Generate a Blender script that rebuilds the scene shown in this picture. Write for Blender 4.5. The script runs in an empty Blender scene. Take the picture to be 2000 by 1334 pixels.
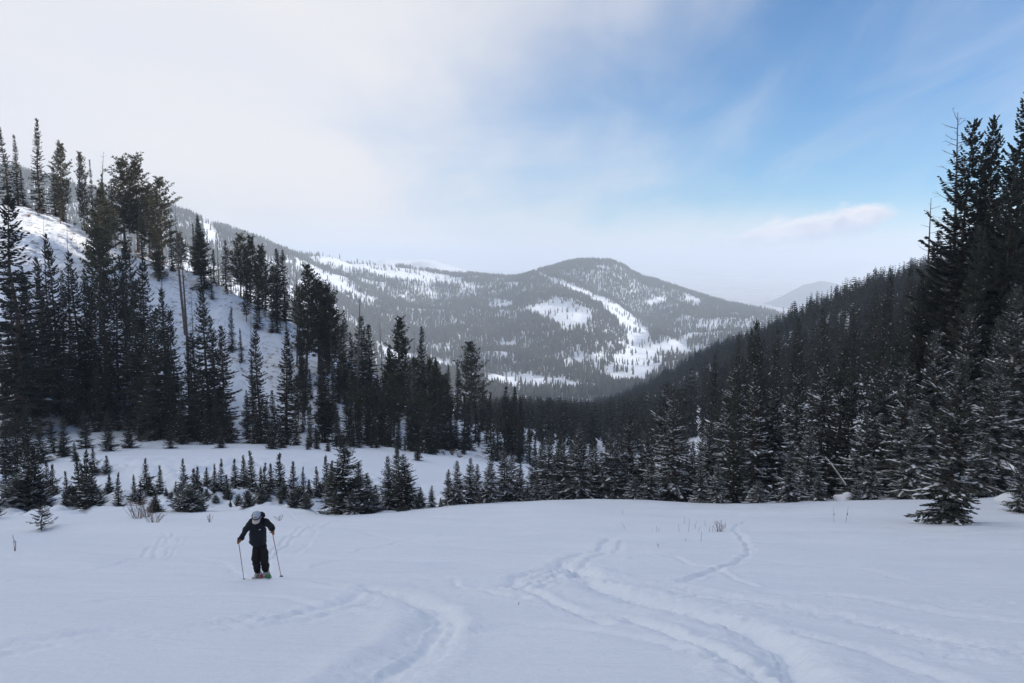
import bpy, math, random
import numpy as np
from mathutils import Vector, Matrix, noise as mnoise

random.seed(7)
SC = bpy.context.scene
COL = SC.collection

# ------------------------------------------------------------------ camera
F = 1555.0                      # focal length in pixels of a 2000 px wide picture
PITCH = math.radians(5.77)
cam_d = bpy.data.cameras.new('camera')
cam_d.sensor_width = 36.0
cam_d.lens = 36.0 * F / 2000.0
cam_d.clip_start = 0.1
cam_d.clip_end = 120000.0
cam = bpy.data.objects.new('camera', cam_d)
COL.objects.link(cam)
cam.location = (0, 0, 0)
cam.rotation_euler = (math.pi/2 - PITCH, 0, 0)
SC.camera = cam
SC.view_settings.view_transform = 'Standard'
SC.view_settings.look = 'None'
SC.view_settings.gamma = 1.0
SC.view_settings.use_curve_mapping = False
SC.view_settings.exposure = 0.20
SC.cycles.max_bounces = 6
SC.cycles.diffuse_bounces = 3
SC.cycles.volume_bounces = 4
SC.cycles.transparent_max_bounces = 8
SC.cycles.use_denoising = True
SC.render.film_transparent = False

SUN_EL = math.radians(21.0)
SUN_AZ = math.radians(8.0)      # from +x towards -y (a little behind the camera)
sun_dir = Vector((math.cos(SUN_EL)*math.cos(SUN_AZ), -math.cos(SUN_EL)*math.sin(SUN_AZ), math.sin(SUN_EL)))

# ------------------------------------------------------------------ node helpers
class NT:
    def __init__(s, nt): s.nt = nt
    def n(s, t, ins=None, **kw):
        nd = s.nt.nodes.new(t)
        for k, v in kw.items(): setattr(nd, k, v)
        if ins:
            for k, v in ins.items():
                sock = nd.inputs[k]
                if isinstance(v, bpy.types.NodeSocket): s.nt.links.new(v, sock)
                else: sock.default_value = v
        return nd
    def math(s, op, a, b=None, c=None, clamp=False):
        ins = {0: a}
        if b is not None: ins[1] = b
        if c is not None: ins[2] = c
        nd = s.n('ShaderNodeMath', ins, operation=op); nd.use_clamp = clamp
        return nd.outputs[0]
    def smooth(s, v, a, b):
        nd = s.n('ShaderNodeMapRange', {'Value': v, 'From Min': a, 'From Max': b}, interpolation_type='SMOOTHSTEP')
        return nd.outputs[0]
    def mix(s, f, a, b):
        nd = s.nt.nodes.new('ShaderNodeMix'); nd.data_type = 'RGBA'
        for i, v in ((0, f), (6, a), (7, b)):
            if isinstance(v, bpy.types.NodeSocket): s.nt.links.new(v, nd.inputs[i])
            else: nd.inputs[i].default_value = v if i == 0 else (*v, 1.0)[:4]
        return nd.outputs[2]
    def noise(s, vec, scale, detail=4, rough=.5, dist=0.0):
        return s.n('ShaderNodeTexNoise', {'Vector': vec, 'Scale': scale, 'Detail': detail, 'Roughness': rough, 'Distortion': dist}).outputs[0]

# ------------------------------------------------------------------ world
world = bpy.data.worlds.new('World'); SC.world = world; world.use_nodes = True
wn = world.node_tree; wn.nodes.clear(); W = NT(wn)
out = W.n('ShaderNodeOutputWorld')
sky = W.n('ShaderNodeTexSky', sky_type='NISHITA')
sky.sun_disc = False; sky.sun_elevation = SUN_EL
sky.sun_rotation = math.atan2(sun_dir.x, sun_dir.y)
sky.altitude = 2600; sky.air_density = 1.15; sky.dust_density = 1.2; sky.ozone_density = 1.6
tc = W.n('ShaderNodeTexCoord').outputs['Generated']
sep = W.n('ShaderNodeSeparateXYZ', {0: tc})
X, Y_, Z = sep.outputs
zc = W.math('MAXIMUM', Z, 0.0)
# cloud deck coordinates (direction projected on a high plane)
zd = W.math('ADD', zc, 0.22)
cx = W.math('DIVIDE', X, zd); cy = W.math('DIVIDE', Y_, zd)
pl = W.n('ShaderNodeCombineXYZ', {0: cx, 1: W.math('MULTIPLY', cy, .8), 2: 0.3}).outputs[0]
n1 = W.noise(pl, 1.1, 5, .5, .3)
n2 = W.noise(W.n('ShaderNodeCombineXYZ', {0: W.math('MULTIPLY', cx, 1.7), 1: W.math('MULTIPLY', cy, .55), 2: 4.0}).outputs[0], 1.9, 4, .5, .6)
# bank of cloud thick towards the left, thinning to the right
az = W.math('ADD', W.math('MULTIPLY', X, -1.55), W.math('MULTIPLY', W.math('SUBTRACT', n1, .5), .95))
az = W.math('ADD', az, W.math('MULTIPLY', W.math('SUBTRACT', n2, .5), .22))
az = W.math('ADD', az, W.math('MULTIPLY', W.math('MINIMUM', Y_, 0.0), .15))
az = W.math('ADD', az, W.math('MULTIPLY', Z, .12))
bank = W.smooth(az, -.54, .36)
wisp = W.math('MULTIPLY', W.smooth(n2, .36, .80), .26)
low = W.math('MULTIPLY', W.math('SUBTRACT', 1.0, W.smooth(Z, -.01, .075)), .80)
cov = W.math('SUBTRACT', 1.0, W.math('MULTIPLY', W.math('MULTIPLY', W.math('SUBTRACT', 1.0, bank), W.math('SUBTRACT', 1.0, wisp)), W.math('SUBTRACT', 1.0, low)), clamp=True)
# a small cumulus low on the right: its direction in the sky
def cumulus(px, py, rx, ry, tilt, seed, amount):
    v = (667-py)/F
    d = Vector(((px-1000)/F, math.cos(PITCH)+v*math.sin(PITCH), -math.sin(PITCH)+v*math.cos(PITCH)))
    a0, e0 = d.x/d.y, d.z/d.y
    a = W.math('SUBTRACT', W.math('DIVIDE', X, W.math('MAXIMUM', Y_, .05)), a0)
    e = W.math('SUBTRACT', W.math('DIVIDE', Z, W.math('MAXIMUM', Y_, .05)), e0)
    e = W.math('SUBTRACT', e, W.math('MULTIPLY', a, tilt))
    vec = W.n('ShaderNodeCombineXYZ', {0: a, 1: W.math('MULTIPLY', e, 1.8), 2: seed}).outputs[0]
    nn = W.noise(vec, 22, 6, .58, .2)
    a = W.math('DIVIDE', a, rx); e = W.math('DIVIDE', e, ry)
    r = W.math('ADD', W.math('MULTIPLY', a, a), W.math('MULTIPLY', e, e))
    r = W.math('ADD', W.math('SQRT', r), W.math('MULTIPLY', W.math('SUBTRACT', nn, .5), 2.0))
    m = W.math('MULTIPLY', W.math('SUBTRACT', 1.0, W.smooth(r, .35, 1.15)), amount)
    return m, W.smooth(W.math('ADD', e, W.math('MULTIPLY', W.math('SUBTRACT', nn, .5), 2.5)), -.8, .8)
m1, s1 = cumulus(1560, 450, .125, .021, .15, 1.0, .95)
m2, s2 = cumulus(1685, 424, .044, .019, .1, 5.0, 1.0)
m3, s3 = cumulus(1530, 487, .05, .006, .1, 9.0, .4)
skyc = W.n('ShaderNodeMixRGB', {'Fac': 1.0, 'Color1': sky.outputs[0], 'Color2': (.50, .95, 1.30, 1)}, blend_type='MULTIPLY').outputs[0]
CL = 7.6
cl_col = W.mix(W.smooth(n1, .3, .7), (CL*.90, CL*.93, CL*1.01), (CL*1.01, CL*.995, CL*1.01))
c = W.mix(cov, skyc, cl_col)
for m, s_ in ((m1, s1), (m2, s2), (m3, s3)):
    c = W.mix(m, c, W.mix(s_, (CL*.56, CL*.62, CL*.80), (CL*1.15, CL*1.08, CL*1.08)))
bg = W.n('ShaderNodeBackground', {'Color': c, 'Strength': 0.10})
wn.links.new(bg.outputs[0], out.inputs['Surface'])

sl = bpy.data.lights.new('sun', 'SUN'); sl.energy = 4.4; sl.angle = math.radians(.6); sl.color = (1.0, .90, .77)
so = bpy.data.objects.new('sun', sl); COL.objects.link(so)
so.rotation_euler = (-sun_dir).to_track_quat('-Z', 'Y').to_euler()

# ------------------------------------------------------------------ tags
def tag(o, label=None, cat=None, group=None, kind=None):
    if label: o['label'] = label
    if cat: o['category'] = cat
    if group: o['group'] = group
    if kind: o['kind'] = kind
    return o

# ------------------------------------------------------------------ numpy noise
def _hash(ix, iy, seed):
    h = (ix.astype(np.int64)*374761393 + iy.astype(np.int64)*668265263 + seed*1442695041) & 0xffffffff
    h = ((h ^ (h >> 13))*1274126177) & 0xffffffff
    return ((h ^ (h >> 16)) & 0xffff)/65535.0
def vnoise(x, y, seed=0):
    ix = np.floor(x); iy = np.floor(y); fx = x-ix; fy = y-iy
    fx = fx*fx*fx*(fx*(fx*6-15)+10); fy = fy*fy*fy*(fy*(fy*6-15)+10)
    a = _hash(ix, iy, seed); b = _hash(ix+1, iy, seed); c = _hash(ix, iy+1, seed); d = _hash(ix+1, iy+1, seed)
    return (a*(1-fx)+b*fx)*(1-fy)+(c*(1-fx)+d*fx)*fy - .5
def fbm(x, y, seed=0, oct=4):
    t = 0; a = 1.0
    for i in range(oct):
        t = t + a*vnoise(x*2**i+17.3*i, y*2**i-9.1*i, seed+i); a *= .5
    return t
def sstep(x, a, b):
    t = np.clip((x-a)/(b-a), 0, 1); return t*t*(3-2*t)

# ------------------------------------------------------------------ projection
SP, CP = math.sin(PITCH), math.cos(PITCH)
def ratio(py):                       # z / forward distance on a picture row
    v = (667-np.asarray(py, float))/F
    return (-SP+v*CP)/(CP+v*SP)
def uval(px, py):
    v = (667-np.asarray(py, float))/F
    return (np.asarray(px, float)-1000)/F/(CP+v*SP)
def proj(x, y, z):
    d = y*CP - z*SP
    return 1000+F*x/d, 667-F*(y*SP+z*CP)/d

# ------------------------------------------------------------------ terrain height
def pchip(xk, yk, x):
    xk = np.asarray(xk, float); yk = np.asarray(yk, float)
    h = np.diff(xk); dl = np.diff(yk)/h
    d = np.zeros_like(yk)
    w1 = 2*h[1:]+h[:-1]; w2 = h[1:]+2*h[:-1]
    with np.errstate(divide='ignore', invalid='ignore'):
        dd = (w1+w2)/(w1/dl[:-1]+w2/dl[1:])
    d[1:-1] = np.where(dl[:-1]*dl[1:] > 0, dd, 0)
    d[0] = dl[0]; d[-1] = dl[-1]
    i = np.clip(np.searchsorted(xk, x)-1, 0, len(h)-1)
    xx = np.clip(x, xk[0], xk[-1])
    t = (xx-xk[i])/h[i]
    return ((2*t**3-3*t**2+1)*yk[i]+(t**3-2*t**2+t)*h[i]*d[i]+(-2*t**3+3*t**2)*yk[i+1]+(t**3-t**2)*h[i]*d[i+1])

NPX = [-400, 0, 250, 500, 650, 800, 950, 1100, 1250, 1400, 1550, 1700, 1850, 2000, 2400]
NEAR = {
 40:  [1012,1024,1012,1008,1010,1006,1004,1000, 998, 998, 996, 994, 994, 988, 965],
 45:  [ 992,1005, 990, 986,1002, 992, 983, 979, 979, 984, 982, 980, 978, 968, 930],
 52:  [ 965, 975, 962, 955, 980, 985, 984, 984, 986, 986, 982, 975, 968, 958, 900],
 60:  [ 940, 945, 925, 918, 945, 965, 975, 984, 990, 982, 972, 960, 948, 935, 860],
 70:  [ 905, 915, 896, 893, 910, 930, 950, 972, 985, 968, 950, 932, 915, 900, 800],
 85:  [ 855, 875, 872, 872, 880, 893, 915, 948, 968, 940, 912, 888, 862, 838, 720],
 100: [ 780, 800, 842, 856, 862, 873, 893, 925, 948, 912, 880, 848, 815, 785, 650],
 120: [ 600, 600, 680, 745, 780, 835, 870, 905, 925, 888, 850, 808, 765, 722, 560],
 150: [ 370, 388, 484, 604, 694, 782, 852, 885, 903, 862, 822, 775, 720, 665, 460],
 180: [ 400, 400, 492, 612, 700, 775, 838, 870, 887, 842, 798, 742, 680, 612, 410],
 240: [ 430, 440, 545, 680, 760, 805, 833, 853, 868, 812, 762, 698, 630, 562, 380],
 350: [ 440, 470, 600, 720, 780, 812, 822, 836, 840, 778, 708, 636, 565, 505, 370],
 450: [ 430, 480, 620, 730, 782, 808, 814, 824, 818, 738, 645, 580, 535, 490, 360],
 600: [ 420, 470, 600, 720, 772, 800, 804, 812, 775, 703, 660, 612, 570, 530, 390],
 800: [ 400, 450, 570, 700, 757, 785, 792, 800, 785, 735, 705, 680, 660, 640, 500],
 1050:[ 380, 430, 540, 670, 742, 768, 773, 780, 775, 755, 745, 735, 725, 715, 650]}
FPX = [-400, 0, 250, 350, 450, 550, 650, 750, 850, 950, 1000, 1050, 1120, 1200, 1250, 1300, 1400, 1480, 1600, 1800, 2000, 2400]
FAR = {
 800: [400, 450, 570, 620, 670, 715, 757, 775, 787, 792, 795, 797, 798, 792, 785, 765, 735, 720, 697, 670, 640, 500],
 1050:[380, 430, 540, 590, 640, 690, 742, 760, 768, 771, 773, 776, 778, 777, 775, 768, 755, 750, 740, 728, 715, 650],
 1250:[340, 400, 500, 550, 600, 650, 700, 728, 740, 743, 744, 745, 746, 750, 748, 742, 732, 728, 722, 715, 710, 690],
 1450:[330, 338, 430, 480, 555, 605, 655, 692, 712, 718, 718, 716, 712, 716, 718, 714, 706, 702, 700, 700, 700, 690],
 1700:[345, 352, 394, 455, 505, 555, 612, 652, 675, 683, 680, 672, 664, 676, 688, 686, 678, 674, 680, 690, 695, 690],
 2000:[375, 380, 402, 418, 465, 520, 570, 612, 638, 645, 638, 625, 618, 640, 656, 656, 650, 650, 665, 685, 690, 690],
 2350:[395, 400, 418, 424, 457, 492, 535, 570, 598, 603, 592, 580, 574, 592, 618, 626, 622, 625, 650, 680, 690, 690],
 2700:[415, 420, 435, 440, 470, 500, 510, 532, 558, 565, 555, 540, 534, 545, 574, 590, 600, 610, 645, 680, 690, 690],
 3000:[430, 440, 450, 452, 482, 508, 511, 520, 531, 540, 543, 528, 512, 515, 541, 557, 590, 612, 645, 680, 690, 690],
 3300:[320, 370, 445, 475, 505, 525, 522, 532, 545, 552, 556, 545, 535, 542, 560, 575, 605, 625, 655, 682, 690, 690],
 3800:[400, 450, 520, 550, 570, 585, 590, 600, 610, 615, 618, 612, 605, 610, 625, 635, 655, 665, 680, 695, 700, 700],
 4600:[640]*22}
UG = np.linspace(-.95, .95, 381)
LG = np.linspace(math.log(40), math.log(4600), 700)
def _grid(px, tab):
    ys = sorted(tab)
    rows = []
    for y in ys:
        py = np.array(tab[y], float); rows.append(pchip(uval(px, py), ratio(py), UG))
    rows = np.array(rows); ly = np.log(ys)
    return np.array([pchip(ly, rows[:, i], LG) for i in range(len(UG))])
RG = _grid(NPX, NEAR); RF = _grid(FPX, FAR)
w = sstep(LG, math.log(820), math.log(1040))[None, :]
RG = RG*(1-w)+RF*w
for _ in range(2):                    # soften the creases across the picture
    RG[1:-1] = (RG[:-2]+2*RG[1:-1]+RG[2:])/4
def fg(y):
    yy = np.clip(y, -400, 90)
    return -1.6-.345*yy+.0016*np.where(yy > 0, yy*yy, 0)

def H0(x, y):
    x = np.asarray(x, float); y = np.asarray(y, float)
    ys = np.maximum(y, 30.0)
    u = np.clip(x/ys, -.949, .949)
    l = np.clip(np.log(ys), LG[0], LG[-1]-1e-6)
    iu = (u-UG[0])/(UG[1]-UG[0]); il = (l-LG[0])/(LG[1]-LG[0])
    a = np.floor(iu).astype(int); b = np.floor(il).astype(int); fu = iu-a; fl = il-b
    a = np.clip(a, 0, len(UG)-2); b = np.clip(b, 0, len(LG)-2)
    r = (RG[a, b]*(1-fu)+RG[a+1, b]*fu)*(1-fl)+(RG[a, b+1]*(1-fu)+RG[a+1, b+1]*fu)*fl
    zt = r*np.maximum(y, 40)
    zf = fg(y)
    w = sstep(y, 36, 44)
    z = zf*(1-w)+zt*w
    # side slopes: mountain goes on unseen at right, its ridge shaped to shade the gully
    yq = np.array([-400, -100, 60, 120, 160, 230, 330, 420, 600, 900, 4600.])
    zq = np.interp(y, yq, [110, 110, 100, 84, 66, 48, 34, 5, -60, -160, -300])
    x0 = 16+np.clip(y, 0, 1e5)*.56
    wr = sstep(x, x0, x0+np.interp(y, [0, 200, 400], [105, 70, 120]))
    wr = wr*(1-sstep(y, 360, 520))
    z = z*(1-wr)+np.maximum(z, zq)*wr
    # the snowfield also lifts gently to the left behind the frame edge
    wl = sstep(-x, 22+np.clip(y, 0, 40)*.7, 90+np.clip(y, 0, 40)*.7)*(1-sstep(y, 25, 60))
    z = z+wl*14
    return z

def swells(x, y):
    """low rounded drifts and wind shapes of the snow surface"""
    near = 1-sstep(y, 60, 110)
    a = (fbm(x/7.0, y/4.0, 3, 3)*.17+fbm((x+.6*y)/2.6, (y-.3*x)/1.1, 11, 3)*.035+fbm((x-.5*y)/8.5, (y+.12*x)/1.5, 17, 2)*.20*sstep(y, 11, 18))*near*sstep(np.abs(y)+np.abs(x), 1, 6)
    # bank above the crest on the left with hummocks round the young firs
    hum = sstep(-x, 2, 9)*sstep(y, 40, 47)*(1-sstep(y, 62, 75))
    a = a+(np.abs(fbm(x/2.3, y/2.6, 21, 3))*1.3-.45)*hum
    mid = sstep(y, 75, 130)*(1-sstep(y, 900, 1500))
    a = a+fbm(x/26., y/26., 31, 4)*2.2*mid
    a = a+fbm(x/3.1, y/3.1, 41, 3)*.75*sstep(y, 80, 110)*(1-sstep(y, 220, 300))
    far = sstep(y, 950, 1500)*(1-sstep(y, 2700, 2950)*.75)
    rdg = 1-np.abs(fbm(x/330., y/420., 51, 4))*2.2
    a = a+(rdg-.75)*34*far + fbm(x/90., y/110., 61, 4)*9*sstep(y, 1000, 1400)
    return a

# ski and wind tracks, drawn on the snow as lines given by picture points
def ground_pt(px, py, y0=4.0, y1=90.0):
    u = float(uval(px, py)); r = float(ratio(py))
    ys = np.linspace(y0, y1, 1500)
    d = r*ys-H0(u*ys, ys)
    i = np.argmax(d < 0) if (d < 0).any() else len(ys)-1
    return u*ys[i], ys[i]
TR = [  # (points, half width m, depth m, roughness)
 ([(690,1334),(740,1290),(800,1245),(840,1212),(838,1190),(800,1170),(740,1153),(640,1140),(560,1132),(515,1128)], .30, .17, .3),
 ([(760,1334),(800,1290),(850,1240),(870,1205),(850,1180),(790,1158),(720,1145)], .26, .12, .25),
 ([(0,1262),(90,1248),(180,1238),(240,1232),(380,1226),(500,1212),(600,1196),(680,1176),(722,1158)], .22, .07, .4),
 ([(280,1085),(300,1070),(318,1052),(325,1040)], .10, .06, .3),
 ([(300,1088),(312,1070),(330,1052),(340,1040)], .10, .06, .3),
 ([(0,1140),(100,1120),(200,1112),(300,1088),(420,1100),(490,1128)], .12, .035, .4),
 ([(600,1192),(560,1190),(500,1200),(460,1210)], .2, .05, .9),
 ([(980,1140),(1040,1122),(1100,1106),(1150,1085),(1185,1060),(1190,1050)], .20, .10, .8),
 ([(1010,1150),(1060,1126),(1110,1108)], .16, .08, .8),
 ([(1100,1106),(1125,1130),(1160,1150),(1230,1165),(1330,1185),(1430,1215),(1480,1250),(1520,1290),(1545,1334)], .40, .17, .45),
 ([(1000,1142),(1080,1175),(1130,1192),(1200,1198),(1290,1222),(1380,1258),(1450,1300),(1500,1334)], .16, .10, .5),
 ([(1130,1120),(1200,1140),(1300,1150),(1400,1165),(1500,1180),(1650,1200),(1800,1235),(1910,1262),(2000,1272)], .30, .07, .6),
 ([(1330,1138),(1390,1122),(1440,1108),(1470,1085),(1462,1060),(1440,1045),(1430,1030),(1455,1022)], .12, .11, .8),
 ([(1600,1045),(1700,1055),(1850,1068),(2000,1078)], .16, .05, .2),
 ([(850,1049),(890,1040),(925,1034)], .08, .05, .3),
 ([(680,1080),(720,1068),(760,1060),(790,1056)], .1, .05, .3),
 ([(560,1000),(620,1040),(600,1060),(580,1082)], .1, .04, .3),
 ([(1000,1030),(1050,1045),(1110,1040),(1180,1048)], .18, .05, .2),
 ([(1560,1240),(1680,1270),(1800,1310),(1860,1334)], .18, .08, .3),
]
TR += [([(506,1130),(520,1090),(545,1060),(590,1035),(640,1022)], .06, .08, .1), ([(516,1130),(532,1092),(556,1064),(600,1038),(648,1025)], .06, .08, .1),
 ([(620,1110),(760,1090),(900,1082),(1040,1090),(1180,1110)], .16, .06, .1), ([(700,1040),(820,1060),(960,1062),(1080,1052)], .14, .05, .1),
 ([(900,1230),(1050,1215),(1250,1240),(1420,1290)], .2, .07, .2), ([(1240,1100),(1380,1092),(1560,1108),(1760,1130)], .16, .06, .1),
 ([(200,1180),(380,1160),(560,1172),(700,1200)], .18, .06, .1), ([(1150,1070),(1280,1088),(1400,1120),(1480,1150)], .1, .06, .3),
 ([(880,1130),(960,1160),(1060,1172),(1180,1215)], .12, .07, .4), ([(1500,1160),(1650,1165),(1820,1190),(1990,1210)], .22, .07, .3)]
TR += [([(x_+dx_, y_+dy_) for x_, y_ in p_], hw_*.6, dp_*.6, rg_*.5) for p_, hw_, dp_, rg_ in TR[:12:1] for dx_, dy_ in ((26, 9),)]
TRK = []
for pts, hw, dp, rg in TR:
    g = np.array([ground_pt(*p) for p in pts])
    t = np.linspace(0, len(g)-1, (len(g)-1)*8+1); i = np.clip(t.astype(int), 0, len(g)-2); f = (t-i)[:, None]
    g1 = g[i]*(1-f)+g[i+1]*f
    for _ in range(6): g1[1:-1] = (g1[:-2]+2*g1[1:-1]+g1[2:])/4
    TRK.append((g1, hw, dp, rg))
def tracks(x, y):
    z = np.zeros_like(x)
    m = (y > 3) & (y < 48) & (np.abs(x) < 30)
    xs, ys = x[m], y[m]; acc = np.zeros_like(xs)
    wx = xs+fbm(xs/.8, ys/.8, 71, 3)*.12; wy = ys+fbm(xs/.8, ys/.8, 81, 3)*.16
    for g, hw, dp, rg in TRK:
        lo, hi = g.min(0)-2, g.max(0)+2
        k = (xs > lo[0]) & (xs < hi[0]) & (ys > lo[1]) & (ys < hi[1])
        if not k.any(): continue
        X_, Y2 = wx[k], wy[k]
        best = np.full(X_.shape, 1e9); side = np.zeros_like(best)
        for a, b in zip(g[:-1], g[1:]):
            d = b-a; L2 = (d@d)+1e-9
            t = np.clip(((X_-a[0])*d[0]+(Y2-a[1])*d[1])/L2, 0, 1)
            ex = X_-a[0]-t*d[0]; ey = Y2-a[1]-t*d[1]; dd = np.hypot(ex, ey)
            s = np.sign(d[0]*ey-d[1]*ex); q = dd < best
            best = np.where(q, dd, best); side = np.where(q, s, side)
        rr = best/hw
        dp = dp*.40; hw = hw*.8; tr = -dp*np.exp(-(rr**2)*1.3)*(1+.5*side*np.exp(-(rr-.5)**2*4))
        berm = dp*.42*np.exp(-((rr-1.7)**2)*2.2)*(1+.35*side)
        rough = fbm(xs[k]/.17, ys[k]/.17, 91, 3)*.06*rg*np.exp(-((rr/2.1)**2))
        acc[k] += tr+berm+rough
    # churned snow on the right where people turned
    ch = sstep(xs, 1.2, 3.2)*(1-sstep(ys, 14, 19))*sstep(fbm(xs/2.8, ys/1.5, 101, 3), .0, .35)
    acc += fbm(xs/.20, ys/.20, 111, 3)*.04*ch
    ch2 = sstep(-np.hypot((xs-.2)/3.8, (ys-16)/4.5), -1, -.3)
    acc += fbm(xs/.18, ys/.18, 121, 3)*.022*ch2
    z[m] = acc
    return z
def H(x, y):
    x = np.asarray(x, float); y = np.asarray(y, float)
    return H0(x, y)+swells(x, y)
def Hs(x, y): return float(H(np.array([x]), np.array([y]))[0])

# ------------------------------------------------------------------ materials
def mat(name, fn):
    m = bpy.data.materials.new(name); m.use_nodes = True
    nt = m.node_tree; nt.nodes.clear(); K = NT(nt)
    o = K.n('ShaderNodeOutputMaterial'); b = K.n('ShaderNodeBsdfPrincipled')
    nt.links.new(b.outputs[0], o.inputs['Surface'])
    fn(K, b, nt); return m
def link(nt, a, b): nt.links.new(a, b)

def snow_fn(K, b, nt):
    p = K.n('ShaderNodeNewGeometry').outputs['Position']
    s = K.n('ShaderNodeSeparateXYZ', {0: p}); px, py, pz = s.outputs
    dist = K.n('ShaderNodeVectorMath', {0: p}, operation='LENGTH').outputs['Value']
    # stubble, stones and dry grass showing through on the steep left face
    st = K.noise(K.n('ShaderNodeMapping', {'Vector': p, 'Scale': (1, 1, 1.6)}).outputs[0], .9, 6, .7)
    zone = K.math('MULTIPLY', K.smooth(py, 92, 112), K.math('SUBTRACT', 1.0, K.smooth(py, 300, 500)))
    zone = K.math('MULTIPLY', zone, K.smooth(K.noise(p, .07, 3, .5), .30, .56))
    stub = K.math('MULTIPLY', K.smooth(st, .50, .63), zone)
    # distant open ground: scrub and stones break the white
    fz = K.math('MULTIPLY', K.smooth(py, 900, 1200), K.smooth(K.noise(p, .045, 6, .7), .52, .68))
    tone = K.noise(p, .35, 4, .5)
    c = K.mix(tone, (.78, .84, .93), (.84, .885, .95))
    c = K.mix(K.math('MULTIPLY', stub, .72), c, (.17, .14, .11))
    c = K.mix(K.math('MULTIPLY', fz, .32), c, (.26, .22, .18))
    link(nt, c, b.inputs['Base Color'])
    b.inputs['Roughness'].default_value = .62
    b.inputs['Specular IOR Level'].default_value = .25
    rip = K.noise(K.n('ShaderNodeMapping', {'Vector': p, 'Rotation': (0, 0, .35), 'Scale': (.55, 1.9, 1)}).outputs[0], 1.6, 5, .55, .5)
    gr = K.noise(p, 11, 4, .6)
    nearf = K.math('SUBTRACT', 1.0, K.smooth(dist, 40, 120))
    h = K.math('ADD', K.math('MULTIPLY', rip, .10), K.math('MULTIPLY', gr, K.math('MULTIPLY', nearf, .026)))
    h = K.math('ADD', h, K.math('MULTIPLY', st, K.math('MULTIPLY', zone, .35)))
    bp = K.n('ShaderNodeBump', {'Height': h, 'Strength': .75, 'Distance': 1.0})
    link(nt, bp.outputs[0], b.inputs['Normal'])
SNOW = mat('snow', snow_fn)

def needle_mat(name, c1, c2, frost, fscale=3.0):
    def fn(K, b, nt):
        g = K.n('ShaderNodeNewGeometry'); p = K.n('ShaderNodeTexCoord').outputs['Object']
        oi = K.n('ShaderNodeObjectInfo').outputs['Random']
        nz = K.n('ShaderNodeSeparateXYZ', {0: g.outputs['True Normal']}).outputs[2]
        n = K.noise(p, fscale, 4, .6)
        c = K.mix(K.noise(p, 1.1, 3, .5), c1, c2)
        hv = K.n('ShaderNodeHueSaturation', {'Hue': K.math('ADD', .485, K.math('MULTIPLY', oi, .03)), 'Saturation': .8, 'Value': K.math('ADD', .75, K.math('MULTIPLY', oi, .5)), 'Color': c}).outputs[0]
        up = K.smooth(nz, .25, .8)
        f = K.math('MULTIPLY', up, K.smooth(n, .62-frost*.25, .72-frost*.1))
        f = K.math('MULTIPLY', f, min(1, frost*1.2))
        c = K.mix(f, hv, (.80, .83, .88))
        link(nt, c, b.inputs['Base Color'])
        b.inputs['Roughness'].default_value = .8
        b.inputs['Specular IOR Level'].default_value = .15
    return mat(name, fn)
NEED_D = needle_mat('dark_needles', (.036, .047, .040), (.070, .076, .056), .25)
NEED_F = needle_mat('frosted_needles', (.054, .066, .058), (.104, .110, .090), .5, 2.2)
NEED_L = needle_mat('snowy_needles', (.046, .056, .045), (.090, .092, .070), .5, 3.0)
NEED_P = needle_mat('pine_needles', (.045, .052, .030), (.085, .080, .045), .22)
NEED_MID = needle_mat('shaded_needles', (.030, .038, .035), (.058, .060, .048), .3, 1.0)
NEED_FAR = needle_mat('far_needles', (.042, .050, .042), (.095, .092, .066), .35, 1.0)
def bark_fn(K, b, nt):
    p = K.n('ShaderNodeTexCoord').outputs['Object']
    n = K.noise(K.n('ShaderNodeMapping', {'Vector': p, 'Scale': (6, 6, 1.2)}).outputs[0], 3, 4, .6)
    link(nt, K.mix(n, (.05, .038, .03), (.16, .115, .085)), b.inputs['Base Color'])
    b.inputs['Roughness'].default_value = .9
    link(nt, K.n('ShaderNodeBump', {'Height': n, 'Strength': .8, 'Distance': .05}).outputs[0], b.inputs['Normal'])
BARK = mat('bark', bark_fn)
def dead_fn(K, b, nt):
    p = K.n('ShaderNodeTexCoord').outputs['Object']
    n = K.noise(K.n('ShaderNodeMapping', {'Vector': p, 'Scale': (5, 5, 1)}).outputs[0], 3, 4, .6)
    g = K.n('ShaderNodeNewGeometry'); nz = K.n('ShaderNodeSeparateXYZ', {0: g.outputs['Normal']}).outputs[2]
    c = K.mix(n, (.07, .06, .055), (.19, .16, .14))
    link(nt, K.mix(K.math('MULTIPLY', K.smooth(nz, .55, .9), .7), c, (.8, .83, .88)), b.inputs['Base Color'])
    b.inputs['Roughness'].default_value = .9
DEAD = mat('dead_wood', dead_fn)
def clump_fn(K, b, nt):
    p = K.n('ShaderNodeTexCoord').outputs['Object']
    link(nt, K.mix(K.noise(p, 4, 2, .5), (.80, .83, .88), (.87, .89, .92)), b.inputs['Base Color'])
    b.inputs['Roughness'].default_value = .7
CLUMP = mat('clinging_snow', clump_fn)
def twig_fn(K, b, nt):
    p = K.n('ShaderNodeTexCoord').outputs['Object']
    link(nt, K.mix(K.noise(p, 6, 2, .5), (.14, .085, .07), (.24, .17, .13)), b.inputs['Base Color'])
    b.inputs['Roughness'].default_value = .9
TWIG = mat('bare_twigs', twig_fn)

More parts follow.
